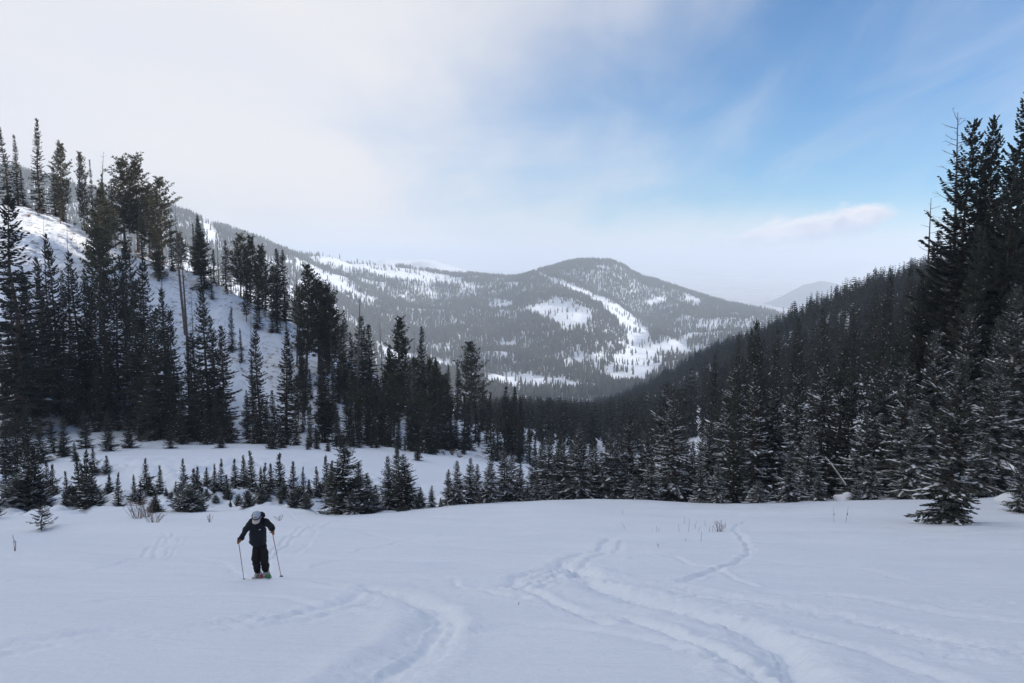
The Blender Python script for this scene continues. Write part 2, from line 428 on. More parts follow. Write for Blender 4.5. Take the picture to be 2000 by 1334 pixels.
# ------------------------------------------------------------------ mesh building
def mesh_from(name, V, Fq, mats, mi=None, smooth=False):
    """V (n,3), Fq list of index arrays (quads (m,4) / tris (m,3))"""
    me = bpy.data.meshes.new(name)
    Fq = [np.asarray(f, np.int32) for f in Fq if len(f)]
    nl = sum(f.size for f in Fq); nf = sum(len(f) for f in Fq)
    me.vertices.add(len(V)); me.vertices.foreach_set('co', np.asarray(V, np.float32).ravel())
    me.loops.add(nl); me.loops.foreach_set('vertex_index', np.concatenate([f.ravel() for f in Fq]))
    tot = np.concatenate([np.full(len(f), f.shape[1], np.int32) for f in Fq])
    st = np.concatenate([[0], np.cumsum(tot)[:-1]]).astype(np.int32)
    me.polygons.add(nf); me.polygons.foreach_set('loop_start', st)
    if mi is not None: me.polygons.foreach_set('material_index', np.asarray(mi, np.int32))
    me.polygons.foreach_set('use_smooth', np.full(nf, smooth))
    for m in mats: me.materials.append(m)
    me.update(calc_edges=True); me.validate()
    return me

class Bld:
    """collects tubes, kites and pads; one mesh out"""
    def __init__(s): s.V = []; s.q = []; s.t = []; s.n = 0
    def tube(s, pts, rad, k=6, cap=True):
        pts = [Vector(p) for p in pts]; base = s.n; prev = None
        for i, p in enumerate(pts):
            d = (pts[min(i+1, len(pts)-1)]-pts[max(i-1, 0)]).normalized()
            a = d.orthogonal().normalized() if prev is None else (prev-d*prev.dot(d)).normalized()
            prev = a; b = d.cross(a)
            for j in range(k):
                t = 2*math.pi*j/k
                s.V.append(tuple(p+(a*math.cos(t)+b*math.sin(t))*rad[i]))
        for i in range(len(pts)-1):
            for j in range(k):
                s.q.append((base+i*k+j, base+i*k+(j+1) % k, base+(i+1)*k+(j+1) % k, base+(i+1)*k+j))
        s.n += len(pts)*k
        if cap:
            s.V.append(tuple(pts[-1])); top = s.n; s.n += 1
            o = base+(len(pts)-1)*k
            for j in range(k): s.t.append((o+j, o+(j+1) % k, top))
    def mesh(s, name, mats, smooth=True):
        return mesh_from(name, np.array(s.V), [s.q, s.t], mats, smooth=smooth)

def kites(name, K, mats):
    """K rows: base(3) dir(3) side(3) length width"""
    K = np.array(K, float)
    b = K[:, 0:3]; d = K[:, 3:6]; sd = K[:, 6:9]; L = K[:, 9:10]; w = K[:, 10:11]
    V = np.stack([b, b+d*L*.42+sd*w/2, b+d*L, b+d*L*.5-sd*w/2], 1).reshape(-1, 3)
    q = np.arange(len(K)*4).reshape(-1, 4)
    return mesh_from(name, V, [q], mats)
def pads(name, P, mats):
    """low snow caps: rows centre(3) ax(3) ay(3) height"""
    P = np.array(P, float); c = P[:, 0:3]; ax = P[:, 3:6]; ay = P[:, 6:9]; h = P[:, 9:10]*np.array([0, 0, 1.])
    V = np.stack([c+ax, c+ay*.9+h*.1, c-ax*.8, c-ay, c+h, c-h*.35], 1).reshape(-1, 3)
    o = (np.arange(len(P))*6)[:, None]
    T = np.concatenate([o+np.array(f) for f in ((0,1,4),(1,2,4),(2,3,4),(3,0,4),(1,0,5),(2,1,5),(3,2,5),(0,3,5))])
    return mesh_from(name, V, [T], mats)

def nrm(v):
    l = math.sqrt(v[0]*v[0]+v[1]*v[1]+v[2]*v[2]) or 1
    return (v[0]/l, v[1]/l, v[2]/l)
def cross(a, b): return (a[1]*b[2]-a[2]*b[1], a[2]*b[0]-a[0]*b[2], a[0]*b[1]-a[1]*b[0])

PROTO = {}
def conifer(key, n, h, R, lev, per, tsp, tw, z0=.03, power=.85, droop=.35, tipup=.25, top_up=.5, gap=.15, needle=None, snow=.0, wood=True, style='fir', lean=0.0, tlen=.42, belly=0.0):
    res = []
    for vi in range(n):
        rnd = random.Random(hash_str(key)+vi*101)
        K = []; P = []; tr = Bld()
        bend = [(rnd.uniform(-1, 1)*.012*h+lean*h*t*t) for t in (0, .25, .5, .75, 1)]
        bendy = [rnd.uniform(-1, 1)*.01*h for _ in range(5)]
        def axis(z):
            t = min(max(z/h, 0), 1)*4; i = min(int(t), 3); f = t-i
            f = f*f*(3-2*f)
            return (bend[i]*(1-f)+bend[i+1]*f-bend[0], bendy[i]*(1-f)+bendy[i+1]*f-bendy[0])
        r0 = .0125*h+.03
        zs = [-.35, 0, .02*h, .12*h, .3*h, .5*h, .7*h, .88*h, h]
        tr.tube([(*axis(z), z) for z in zs], [r0*1.25, r0*1.15, r0, r0*.86, r0*.7, r0*.5, r0*.3, r0*.13, .012], 7)
        z = z0*h; az0 = rnd.uniform(0, 6.28)
        lob = [rnd.uniform(.72, 1.15) for _ in range(7)]
        ph = rnd.uniform(0, 6)
        while z < h*.985:
            t = (z-z0*h)/(h*(1-z0))
            if style == 'pine':
                prof = (math.sin(math.pi*min(1, (t*.86+.16)))**.7)*(1-.35*t) if t < .93 else .34
            else:
                prof = (1-t)**power*(1-belly*math.exp(-t*14))
            prof *= .86+.2*math.sin(z*2.1/lev*.35+ph)*.8
            nb = max(3, int(per*(.65+.35*(1-t))+rnd.uniform(-.5, .9)))
            for k in range(nb):
                if rnd.random() < gap*(1.3 if style == 'pine' else 1): continue
                az = az0+k*2*math.pi/nb+rnd.uniform(-.35, .35)
                L = R*prof*rnd.uniform(.62, 1.12)*lob[int((az % 6.283)/.9)%7]
                if rnd.random() < .05: L *= 1.22
                L = max(L, .055*R+.02*h*(1-t)*.3)
                zz = z+rnd.uniform(-.5, .5)*lev
                ox, oy = axis(zz); dx, dy = math.cos(az), math.sin(az)
                a = -droop*(1-t)+top_up*t**1.5+rnd.uniform(-.12, .12)
                b = tipup*rnd.uniform(.6, 1.3)
                if style == 'pine': a = rnd.uniform(-.25, .3)+.5*t; b = rnd.uniform(.1, .4)
                wob = rnd.uniform(-.2, .2)
                def at(s): 
                    q = wob*s*s*L
                    return (ox+dx*L*s-dy*q, oy+dy*L*s+dx*q, zz+L*(a*s+b*s*s))
                if wood and L > .35:
                    tr.tube([at(0), at(.5), at(.9)], [.008+.014*L, .006+.008*L, .005], 3, False)
                ds = min(tsp/L, .30)
                if style == 'pine':
                    # tufts gathered towards the ends of the boughs
                    s = .35
                    while s <= 1.02:
                        p = at(s)
                        nt_ = 7
                        side_off = rnd.uniform(-1, 1)*.28*L*(1.1-s)
                        pc = (p[0]-dy*side_off, p[1]+dx*side_off, p[2]+rnd.uniform(0, .12)*L*.5)
                        for q in range(nt_):
                            th = rnd.uniform(0, 6.283); el = rnd.uniform(-.25, 1.25)
                            d = nrm((math.cos(th)*math.cos(el)+dx*.5, math.sin(th)*math.cos(el)+dy*.5, math.sin(el)+.25))
                            sd = nrm(cross(d, (rnd.uniform(-1, 1), rnd.uniform(-1, 1), rnd.uniform(-1, 1))))
                            K.append((*pc, *d, *sd, tlen*rnd.uniform(.6, 1.2), tw*rnd.uniform(.7, 1.4)))
                        if snow and rnd.random() < snow:
                            P.append((pc[0], pc[1], pc[2]+.08, dx*.16, dy*.16, 0, -dy*.13, dx*.13, 0, .07))
                        s += ds*rnd.uniform(.7, 1.3)
                    continue
                s = .12 if t > .1 else .05
                alt = 1
                while s < 1.0:
                    p = at(s)
                    tl = tlen*L*(1.05-s)**.75*rnd.uniform(.6, 1.15)+tw*.8
                    tl = min(tl, .85)
                    alt = -alt
                    for sg in ((alt,) if rnd.random() < .25 else (1, -1)):
                        sx = -dy*sg; sy = dx*sg
                        d = nrm((sx*.8+dx*.75, sy*.8+dy*.75, -.18+b*s+rnd.uniform(-.22, .16)))
                        up = (rnd.uniform(-.35, .35), rnd.uniform(-.35, .35), 1)
                        sd = nrm(cross(d, up))
                        K.append((*p, *d, *sd, tl, tw*rnd.uniform(.8, 1.5)+tl*.10))
                        sd2 = nrm((sd[0]*.3, sd[1]*.3, 1))
                        K.append((p[0], p[1], p[2], *d, *sd2, tl*.92, tw*rnd.uniform(.5, 1.0)))
                    s += ds*rnd.uniform(.75, 1.25)
                if snow and math.sin(z*1.9+az*1.3+ph) > -.2:
                    for q in (.3, .5, .7, .9):
                        if rnd.random() > snow*5*(1.3-t): continue
                        p = at(q); p2 = at(q+.1); dd = nrm((p2[0]-p[0], p2[1]-p[1], p2[2]-p[2]))
                        la = min(.16*L, .36)*rnd.uniform(.6, 1.3); wa = min(.13*L*(1.3-q), .26)*rnd.uniform(.5, 1.2)+.025
                        off = rnd.uniform(-.16, .16)*L*(1.1-q)
                        P.append((p[0]-dy*off, p[1]+dx*off, p[2]+tw*.25, dd[0]*la, dd[1]*la, dd[2]*la, -dy*wa, dx*wa, rnd.uniform(-.2, .2)*wa, wa*.45))
                e = at(.86); e2 = at(1.05); d = nrm((e2[0]-e[0], e2[1]-e[1], e2[2]-e[2]))
                K.append((*e, *d, *nrm((-dy, dx, 0)), max(.18*L, tw*2), tw*1.3))
                K.append((*e, *d, *nrm((0, 0, 1)), max(.18*L, tw*2), tw))
            z += lev*rnd.uniform(.7, 1.3)*(1-.45*t); az0 += 2.4
        ax = axis(h)
        for q in range(5):
            a = q*1.25
            K.append((ax[0], ax[1], h*.965, 0, 0, 1, math.cos(a), math.sin(a), 0, h*.04+.1, tw*.9))
        parts = [('trunk', tr.mesh(key+'_trunk', [BARK])), ('crown', kites(key+'_crown', K, [needle or NEED_D]))]
        if P: parts.append(('snow_load', pads(key+'_snow', P, [CLUMP])))
        res.append((h, parts))
    PROTO[key] = res
ORD = ['first', 'second', 'third', 'fourth', 'fifth', 'sixth', 'seventh', 'eighth', 'ninth', 'tenth']
def nth(i):
    n = i+1
    if n <= 10: return ORD[i]
    return '%d%s' % (n, 'th' if 10 <= n % 100 <= 20 else {1: 'st', 2: 'nd', 3: 'rd'}.get(n % 10, 'th'))
def hash_str(s): return sum((i+1)*ord(c)*7 for i, c in enumerate(s))

def snag(key, n, h, R, nb, mat_=None, dense=0.0, curved=0.0, z0=.25):
    res = []
    for vi in range(n):
        rnd = random.Random(hash_str(key)+vi*57)
        tr = Bld(); br = Bld(); c1, c2 = rnd.uniform(-.02, .02)*h, rnd.uniform(-.03, .03)*h
        def ax(z): t = z/h; return (c1*math.sin(3*t)+c2*t*t+curved*h*t*t*t, c2*math.sin(2.3*t)*.5)
        r0 = .011*h
        zs = [-.4, 0, .1*h, .3*h, .5*h, .7*h, .85*h, h]
        tr.tube([(*ax(max(z, 0)), z) for z in zs], [r0*1.3, r0*1.15, r0, r0*.85, r0*.65, r0*.42, r0*.25, .015], 7)
        for i in range(nb):
            t = z0+(1-z0)*((i+rnd.random())/nb); z = t*h*.985; az = i*2.4+rnd.uniform(-.4, .4)
            L = R*(1.15-t)**.6*rnd.uniform(.35, 1.1); o = ax(z)
            a = rnd.uniform(-.35, .35)+.3*t; b = rnd.uniform(-.15, .35)
            dx, dy = math.cos(az), math.sin(az)
            def at(s): return (o[0]+dx*L*s, o[1]+dy*L*s, z+L*(a*s+b*s*s))
            br.tube([at(0), at(.35), at(.7), at(1)], [.012+.013*L, .01+.009*L, .008+.004*L, .006], 4, False)
            for q in range(int(L*3)+1):
                s = rnd.uniform(.25, .95); p = at(s); l2 = L*.32*rnd.uniform(.5, 1.2); sg = rnd.choice((-1, 1))
                e = (p[0]+(dx*.7-dy*sg)*l2, p[1]+(dy*.7+dx*sg)*l2, p[2]+rnd.uniform(-.2, .35)*l2)
                br.tube([p, e], [.010, .006], 3, False)
        res.append((h, [('trunk', tr.mesh(key+'_trunk', [mat_ or DEAD])), ('branches', br.mesh(key+'_branches', [mat_ or DEAD]))]))
    PROTO[key] = res

conifer('tall_fir', 6, 18, 2.9, .36, 6, .20, .17, droop=.45, power=.72, gap=.14, snow=.012, z0=.02, tlen=.5)
conifer('spire_fir', 4, 17, 2.2, .40, 6, .20, .17, droop=.45, power=1.0, gap=.12, snow=.015, z0=.03, tlen=.5)
conifer('near_spruce', 6, 9, 2.7, .23, 7, .105, .085, tipup=.13, droop=.38, power=.80, gap=.12, needle=NEED_F, snow=.20, z0=.03, top_up=.7, belly=.15)
conifer('dark_spruce', 4, 14, 3.5, .30, 6, .15, .12, droop=.32, power=.72, gap=.10, snow=.05, z0=.02, top_up=.6)
conifer('young_fir', 6, 3.3, 1.0, .13, 6, .075, .060, droop=.15, power=1.25, gap=.10, needle=NEED_D, snow=.10, z0=.02, top_up=.6, tlen=.5)
conifer('fir_clump', 3, 1.5, .95, .10, 8, .085, .065, droop=-.1, power=.55, gap=.10, needle=NEED_F, snow=.14, z0=.04, top_up=.9, tlen=.5)
conifer('pine', 5, 16, 3.9, .40, 7, .30, .14, z0=.2, style='pine', gap=.16, needle=NEED_P, snow=.04, tlen=.52)
conifer('edge_spruce', 4, 27, 5.4, .50, 7, .15, .19, droop=.30, power=.70, gap=.14, tlen=.46, snow=.03, z0=.06, top_up=.5, tipup=.3)
conifer('lone_spruce', 1, 8, 2.05, .17, 8, .09, .080, droop=.30, power=.66, gap=.14, needle=NEED_L, snow=.14, z0=.055, top_up=.9, belly=.05, tipup=.12)
conifer('scraggy_pine', 1, 2.2, 1.15, .17, 5, .09, .065, z0=.16, power=.5, gap=.28, droop=-.1, tipup=.35, needle=NEED_D, snow=.05, tlen=.40, lean=.07)
snag('snag', 3, 17, 1.5, 46)
snag('bushy_snag', 2, 17, 2.1, 95, z0=.12)
snag('curved_snag', 1, 14, 1.6, 40, curved=.06)

def low_tree(key, n, h, R, layers, pts, mats_, seed, bare=.1, rounded=0.0):
    """small cheap tree for the massed distant woods"""
    out_ = []
    for vi in range(n):
        rnd = random.Random(seed+vi); V = []; T = []
        V += [(.12, 0, -.3), (-.07, .1, -.3), (-.07, -.1, -.3), (0, 0, h*.9)]; T += [(0, 1, 3), (1, 2, 3), (2, 0, 3)]
        for l in range(layers):
            t = l/layers; zb = h*(bare+(1-bare)*t*.93); zt = min(h, zb+h*(1-bare)/layers*2.1)
            rr = R*((1-t)**(.8-.35*rounded))*(1 if l else .85)
            c = len(V); V.append((rnd.uniform(-.1, .1)*rr, rnd.uniform(-.1, .1)*rr, zt))
            o = rnd.uniform(0, 6)
            for k in range(pts*2):
                a = o+k*math.pi/pts; q = rr*(rnd.uniform(.8, 1.2) if k % 2 == 0 else rnd.uniform(.35, .6))
                V.append((q*math.cos(a), q*math.sin(a), zb+(rnd.uniform(-.35, .05) if k % 2 == 0 else .35)*h/layers*.6))
            for k in range(pts*2): T.append((c, c+1+k, c+1+(k+1) % (pts*2)))
        out_.append(mesh_from(key, np.array(V, float), [T], mats_))
    return out_
def mid_tree(key, n, h, R, lev, mats_, seed, rounded=False, bare=.06):
    out_ = []
    for vi in range(n):
        rnd = random.Random(seed+vi); K = []
        for a in (0, 1.05, 2.1): K.append((0, 0, -.3, 0, 0, 1, math.cos(a), math.sin(a), 0, h*.97, .32))
        z = bare*h
        while z < h*.97:
            t = z/h; rr = R*((1-t)**(.75)) if not rounded else R*math.sin(math.pi*min(1, t*.8+.2))**.7
            nb = 6
            for k in range(nb):
                if rnd.random() < .12: continue
                a = rnd.uniform(0, 6.283); L = rr*rnd.uniform(.6, 1.15)+.15
                d = nrm((math.cos(a), math.sin(a), -.9+.8*t+rnd.uniform(-.25, .15)))
                sd = nrm(cross(d, (rnd.uniform(-.3, .3), rnd.uniform(-.3, .3), 1)))
                K.append((0, 0, z, *d, *sd, L, .45*L+.12))
                K.append((0, 0, z+.1, *d, 0, 0, 1., L*.95, .30+.1*L))
            z += lev*rnd.uniform(.8, 1.2)
        out_.append(kites(key, K, mats_))
    return out_

# ------------------------------------------------------------------ snow ground
def build_ground():
    # columns: dense inside the picture, wider outside
    uc = np.concatenate([-np.geomspace(4.2, .72, 34), np.linspace(-.70, .70, 620), np.geomspace(.72, 4.2, 34)])
    rows = np.concatenate([-np.geomspace(320, 3, 34), np.linspace(-2.0, 5.5, 16), np.geomspace(5.8, 48, 300)[0:], np.geomspace(48.6, 200, 170), np.geomspace(202, 4500, 230)])
    Yg, Ug = np.meshgrid(rows, uc, indexing='ij')
    lim = np.interp(Yg, [-320, 100, 600, 1500, 4500], [4.2, 4.2, 1.6, .95, .95])
    Ug = np.clip(Ug, -lim, lim) + np.sign(Ug)*np.maximum(np.abs(Ug)-lim, 0)*.02
    Xg = Ug*np.sqrt(np.maximum(Yg, 0)**2+np.where(Yg < 12, 49., 49.))
    ex = np.clip((np.abs(Ug)-.72)/3.4, 0, 1)**1.2*np.interp(Yg, [-320, 60, 400, 900], [420, 420, 250, 0])
    Xg = Xg+np.sign(Ug)*ex
    z = H(Xg.ravel(), Yg.ravel())
    z += tracks(Xg.ravel(), Yg.ravel())
    V = np.stack([Xg.ravel(), Yg.ravel(), z], 1)
    nr, nc = Xg.shape
    i = np.arange(nr-1)[:, None]*nc+np.arange(nc-1)[None, :]; i = i.ravel()
    q = np.stack([i, i+1, i+nc+1, i+nc], 1)
    me = mesh_from('snow_ground', V, [q], [SNOW], smooth=True)
    o = bpy.data.objects.new('snow_ground', me); COL.objects.link(o)
    tag(o, 'white snowfield dropping away into the gully and the wooded valley', kind='structure')
build_ground()

# ------------------------------------------------------------------ far plain and hills
def plain_fn(K, b, nt):
    p = K.n('ShaderNodeNewGeometry').outputs['Position']
    m = K.n('ShaderNodeMapping', {'Vector': p, 'Scale': (.0004, .0009, 1)}).outputs[0]
    n = K.noise(m, 1, 6, .6); n2 = K.noise(m, 4, 5, .6)
    c = K.mix(K.smooth(n, .40, .62), (.34, .29, .27), (.66, .66, .70))
    c = K.mix(K.math('MULTIPLY', K.smooth(n2, .5, .62), .8), c, (.08, .09, .10))
    link(nt, c, b.inputs['Base Color']); b.inputs['Roughness'].default_value = .9
PLAIN = mat('plain_fields', plain_fn)
def hills_fn(K, b, nt):
    p = K.n('ShaderNodeNewGeometry').outputs['Position']
    n = K.noise(K.n('ShaderNodeMapping', {'Vector': p, 'Scale': (.0010, .0016, .006)}).outputs[0], 1.2, 7, .6)
    c = K.mix(K.smooth(n, .42, .66), (.10, .11, .12), (.70, .72, .76))
    link(nt, c, b.inputs['Base Color']); b.inputs['Roughness'].default_value = .9
HILLS = mat('far_hills', hills_fn)
def peak_fn(K, b, nt):
    p = K.n('ShaderNodeNewGeometry').outputs['Position']
    n = K.noise(p, .004, 6, .6)
    link(nt, K.mix(K.smooth(n, .5, .66), (.82, .84, .88), (.30, .31, .34)), b.inputs['Base Color'])
PEAK = mat('snow_peak', peak_fn)
def spur_fn(K, b, nt):
    p = K.n('ShaderNodeNewGeometry').outputs['Position']
    n = K.noise(p, .004, 6, .6)
    link(nt, K.mix(K.smooth(n, .58, .72), (.035, .042, .05), (.40, .42, .46)), b.inputs['Base Color'])
    b.inputs['Roughness'].default_value = .9
SPUR = mat('spur_woods', spur_fn)
def sheet(name, xs, ys, fn, m, label):
    Xg, Yg = np.meshgrid(xs, ys); z = fn(Xg, Yg)
    V = np.stack([Xg.ravel(), Yg.ravel(), z.ravel()], 1); nr, nc = Xg.shape
    i = (np.arange(nr-1)[:, None]*nc+np.arange(nc-1)[None, :]).ravel()
    o = bpy.data.objects.new(name, mesh_from(name, V, [np.stack([i, i+1, i+nc+1, i+nc], 1)], [m], smooth=True))
    COL.objects.link(o); return tag(o, label, kind='structure')
sheet('plain', np.linspace(-40000, 40000, 120), np.geomspace(3900, 60000, 90), lambda x, y: -345+fbm(x/1800, y/1800, 5, 3)*14, PLAIN, 'pale farm plain far beyond the valley mouth')
def rng(x, y):
    c = np.exp(-((y-19000)/2600.)**2)
    return -380+c*(235+fbm(x/3000, y/3000, 8, 5)*240+90*sstep(x, 4500, 8500))
sheet('far_hills', np.linspace(-40000, 42000, 260), np.linspace(13000, 26000, 70), rng, HILLS, 'low snow streaked hills on the horizon across the plain')
def spur(x, y):
    u = x/y
    top = np.interp(u, [.30, .325, .365, .385, .42, .6, .8], [-380, -330, -195, -165, -230, -260, -200])
    c = np.exp(-((y-6600)/900.)**2)
    return -400+(top+400)*c+fbm(x/700, y/700, 15, 4)*60*c
sheet('blue_spur', np.linspace(1400, 5600, 110), np.linspace(4700, 8600, 60), spur, SPUR, 'dark blue wooded spur rising from the plain behind the right slope')
def pk(x, y):
    c = np.exp(-((y-7200)/1100.)**2)
    u = x/y
    t = np.interp(u, [-.5, -.3, -.2, -.13, -.098, -.06, -.02, .05, .1], [160, 70, 0, -20, 28, -50, -110, -200, -400])
    return -600+(t+600+fbm(x/500, y/500, 25, 4)*90)*c
sheet('snowy_peak', np.linspace(-4200, 900, 140), np.linspace(4900, 9200, 60), pk, PEAK, 'faint snow peak half lost in mist above the left wooded ridge')

# ------------------------------------------------------------------ massed distant woods (geometry nodes)
def wood(name, label, pts, protos):
    """pts rows: x y z scale wide rot idx"""
    pts = np.array(pts, float)
    me = bpy.data.meshes.new(name); me.vertices.add(len(pts)); me.vertices.foreach_set('co', pts[:, :3].astype(np.float32).ravel())
    for an, ty, data in (('tsc', 'FLOAT_VECTOR', np.stack([pts[:, 4], pts[:, 4], pts[:, 3]], 1)), ('trot', 'FLOAT_VECTOR', np.stack([pts[:, 5]*0+np.random.default_rng(1).normal(0, .025, len(pts)), pts[:, 5]*0, pts[:, 5]], 1))):
        a = me.attributes.new(an, ty, 'POINT'); a.data.foreach_set('vector', data.astype(np.float32).ravel())
    a = me.attributes.new('tidx', 'INT', 'POINT'); a.data.foreach_set('value', pts[:, 6].astype(np.int32))
    for m in protos[0].materials: me.materials.append(m)
    o = bpy.data.objects.new(name, me); COL.objects.link(o)
    ng = bpy.data.node_groups.new(name, 'GeometryNodeTree')
    ng.interface.new_socket('Geometry', in_out='INPUT', socket_type='NodeSocketGeometry')
    ng.interface.new_socket('Geometry', in_out='OUTPUT', socket_type='NodeSocketGeometry')
    gi = ng.nodes.new('NodeGroupInput'); go = ng.nodes.new('NodeGroupOutput')
    m2p = ng.nodes.new('GeometryNodeMeshToPoints'); iop = ng.nodes.new('GeometryNodeInstanceOnPoints')
    ng.links.new(gi.outputs[0], m2p.inputs[0]); ng.links.new(m2p.outputs[0], iop.inputs['Points'])
    g2i = ng.nodes.new('GeometryNodeGeometryToInstance')
    for pm in reversed(protos):
        po = bpy.data.objects.new(name+'_tree', pm)
        oi = ng.nodes.new('GeometryNodeObjectInfo'); oi.inputs['Object'].default_value = po
        ng.links.new(oi.outputs['Geometry'], g2i.inputs[0])
    ng.links.new(g2i.outputs[0], iop.inputs['Instance'])
    iop.inputs['Pick Instance'].default_value = True
    def attr(n_, ty):
        nd = ng.nodes.new('GeometryNodeInputNamedAttribute'); nd.data_type = ty; nd.inputs['Name'].default_value = n_
        return nd.outputs['Attribute']
    ng.links.new(attr('tidx', 'INT'), iop.inputs['Instance Index'])
    ng.links.new(attr('tsc', 'FLOAT_VECTOR'), iop.inputs['Scale'])
    e2r = ng.nodes.new('FunctionNodeEulerToRotation'); ng.links.new(attr('trot', 'FLOAT_VECTOR'), e2r.inputs[0])
    ng.links.new(e2r.outputs[0], iop.inputs['Rotation'])
    ng.links.new(iop.outputs[0], go.inputs[0])
    md = o.modifiers.new('trees', 'NODES'); md.node_group = ng
    tag(o, label, kind='stuff')
    return o

def inpoly(px, py, poly):
    r = np.zeros(px.shape, bool); n = len(poly)
    for i in range(n):
        x1, y1 = poly[i]; x2, y2 = poly[(i+1) % n]
        c = ((y1 > py) != (y2 > py)) & (px < (x2-x1)*(py-y1)/((y2-y1) or 1e-9)+x1)
        r ^= c
    return r
def near_line(px, py, pts, w):
    b = np.full(px.shape, 1e9)
    for i, ((x1, y1), (x2, y2)) in enumerate(zip(pts[:-1], pts[1:])):
        dx, dy = x2-x1, y2-y1; t = np.clip(((px-x1)*dx+(py-y1)*dy)/(dx*dx+dy*dy), 0, 1)
        ww = w[i]*(1-t)+w[i+1]*t
        b = np.minimum(b, np.hypot((px-x1-t*dx), (py-y1-t*dy))/ww)
    return b < 1
OPEN = [
 [(945,735),(1000,728),(1100,742),(1165,752),(1170,762),(1100,762),(1040,768),(990,762),(950,755)],
 [(1030,606),(1065,590),(1085,583),(1150,603),(1152,625),(1140,645),(1104,648),(1080,632),(1050,618)],
 [(1162,520),(1180,519),(1197,527),(1190,532),(1164,527)],
 [(1335,572),(1368,588),(1364,596),(1340,590)],
 [(1262,588),(1300,581),(1305,590),(1268,599)],
 [(1225,640),(1265,640),(1275,675),(1340,668),(1345,690),(1270,700),(1258,720),(1225,716),(1205,715),(1190,700),(1225,690)],
 [(1190,700),(1240,705),(1290,718),(1260,735),(1230,745),(1225,725)],
 [(1120,706),(1150,690),(1185,690),(1190,706),(1150,708)],
 [(1235,740),(1262,738),(1262,752),(1235,752)],
 [(600,500),(700,505),(760,520),(830,530),(900,545),(905,556),(840,552),(760,545),(690,524),(610,512)],
 [(690,568),(740,585),(736,594),(692,588)],
 [(950,598),(965,586),(1005,590),(1002,602),(965,606)],
 [(976,552),(1015,552),(1012,562),(990,560)],
 [(390,420),(410,432),(432,470),(420,480),(398,455)],
 [(600,520),(660,545),(700,570),(690,582),(640,560),(600,540)],
 [(975,668),(1010,672),(1005,684),(980,680)], [(1020,678),(1045,684),(1040,690),(1020,688)],
]
def far_density(px, py, x, y):
    d = np.ones(px.shape)
    n = fbm(x/260., y/300., 77, 4)
    n2 = fbm(x/70., y/80., 78, 3)
    d *= 1-.85*sstep(n+.5*n2, .42, .52)
    # open, streaky timber on the left face
    left = (1-sstep(px, 960, 1020))*sstep(py, 495, 520)*(1-sstep(py, 560, 640))
    d *= 1-left*.75*sstep(n2+fbm(x/24., y/160., 79, 2)*.6, -.12, .25)
    right = sstep(px, 1270, 1330)*sstep(py, 595, 640)
    d *= 1-right*.78*sstep(n2, -.15, .2)
    lowl = (1-sstep(px, 1000, 1060))*sstep(py, 650, 690)*(1-sstep(py, 715, 730))
    d *= 1-lowl*.6*sstep(n2, .0, .2)
    for P_ in OPEN: d = np.where(inpoly(px+fbm(x/30, y/30, 80, 2)*8, py+fbm(x/30, y/30, 81, 2)*3, P_), .04, d)
    run = near_line(px+fbm(x/20, y/20, 82, 2)*8, py, [(1045,533),(1100,556),(1140,574),(1180,592),(1215,618),(1240,640),(1255,690)], [2, 4, 6, 9, 13, 17, 21])
    d = np.where(run, .03, d)
    for P_ in ([(1150,580),(1175,600),(1205,630),(1224,660),(1190,668),(1155,655),(1157,612)], [(1085,648),(1130,648),(1150,655),(1190,668),(1182,688),(1110,703),(1080,680)],
               [(1060,512),(1150,510),(1160,530),(1260,545),(1330,565),(1330,572),(1262,574),(1262,600),(1250,640),(1228,600),(1150,560),(1080,535)], [(950,620),(1030,625),(1080,655),(1090,700),(1040,675),(960,660)]):
        d = np.where(inpoly(px, py, P_), np.maximum(d, .95), d)
    d = np.where(run, .03, d)
    vf = inpoly(px, py, [(1110,700),(1190,690),(1300,700),(1290,722),(1250,745),(1225,755),(1150,740),(1100,722)])
    d = np.where(vf, np.minimum(d, .06+.6*sstep(n2, -.05, .15)), d)
    road = near_line(px, py, [(1010,606),(1060,607),(1110,622),(1150,645),(1190,655)], [2, 2, 2.5, 3, 2])
    return np.where(road, 0, d)
rg = np.random.default_rng(5)
def scatter(n, ylo, yhi, pxlo, pxhi, power=1.0):
    """points by ground area in the picture's fan"""
    y = (ylo**2+(yhi**2-ylo**2)*rg.random(n))**.5
    u = (pxlo-1000)/F+(pxhi-pxlo)/F*rg.random(n)
    x = u*y
    return x, y
LOW = low_tree('distant_tree', 4, 1, .15, 4, 5, [NEED_FAR], 10)+low_tree('distant_tree', 2, 1, .17, 3, 5, [NEED_FAR], 30, rounded=1)
LOW = []
for i in range(4): LOW += low_tree('distant_tree', 1, 15, 2.1, 4, 5, [NEED_FAR], 10+i)
for i in range(2): LOW += low_tree('distant_tree', 1, 15, 2.5, 3, 5, [NEED_FAR], 30+i, rounded=1)
x, y = scatter(250000, 1080, 3120, -120, 1640)
z = H(x, y); px, py = proj(x, y, z)
vis = np.ones(len(x), bool)
keep = rg.random(len(x)) < far_density(px, py, x, y)*np.interp(y, [1080, 1400, 2200, 3100], [.9, .7, .62, .62])
x, y, z = x[keep], y[keep], z[keep]
n = len(x); sc = rg.uniform(.4, 1.3, n); print('far trees', n)
wood('distant_forest', 'hazy grey conifer forest covering the far mountainsides', np.stack([x, y, z-.2, sc, sc*rg.uniform(.8, 1.2, n), rg.uniform(0, 6.28, n), rg.integers(0, 6, n)], 1), LOW)

MID = mid_tree('mid_tree', 5, 15, 2.2, .85, [NEED_MID], 100)+mid_tree('mid_tree', 2, 15, 2.6, .9, [NEED_MID], 200, True, .25)
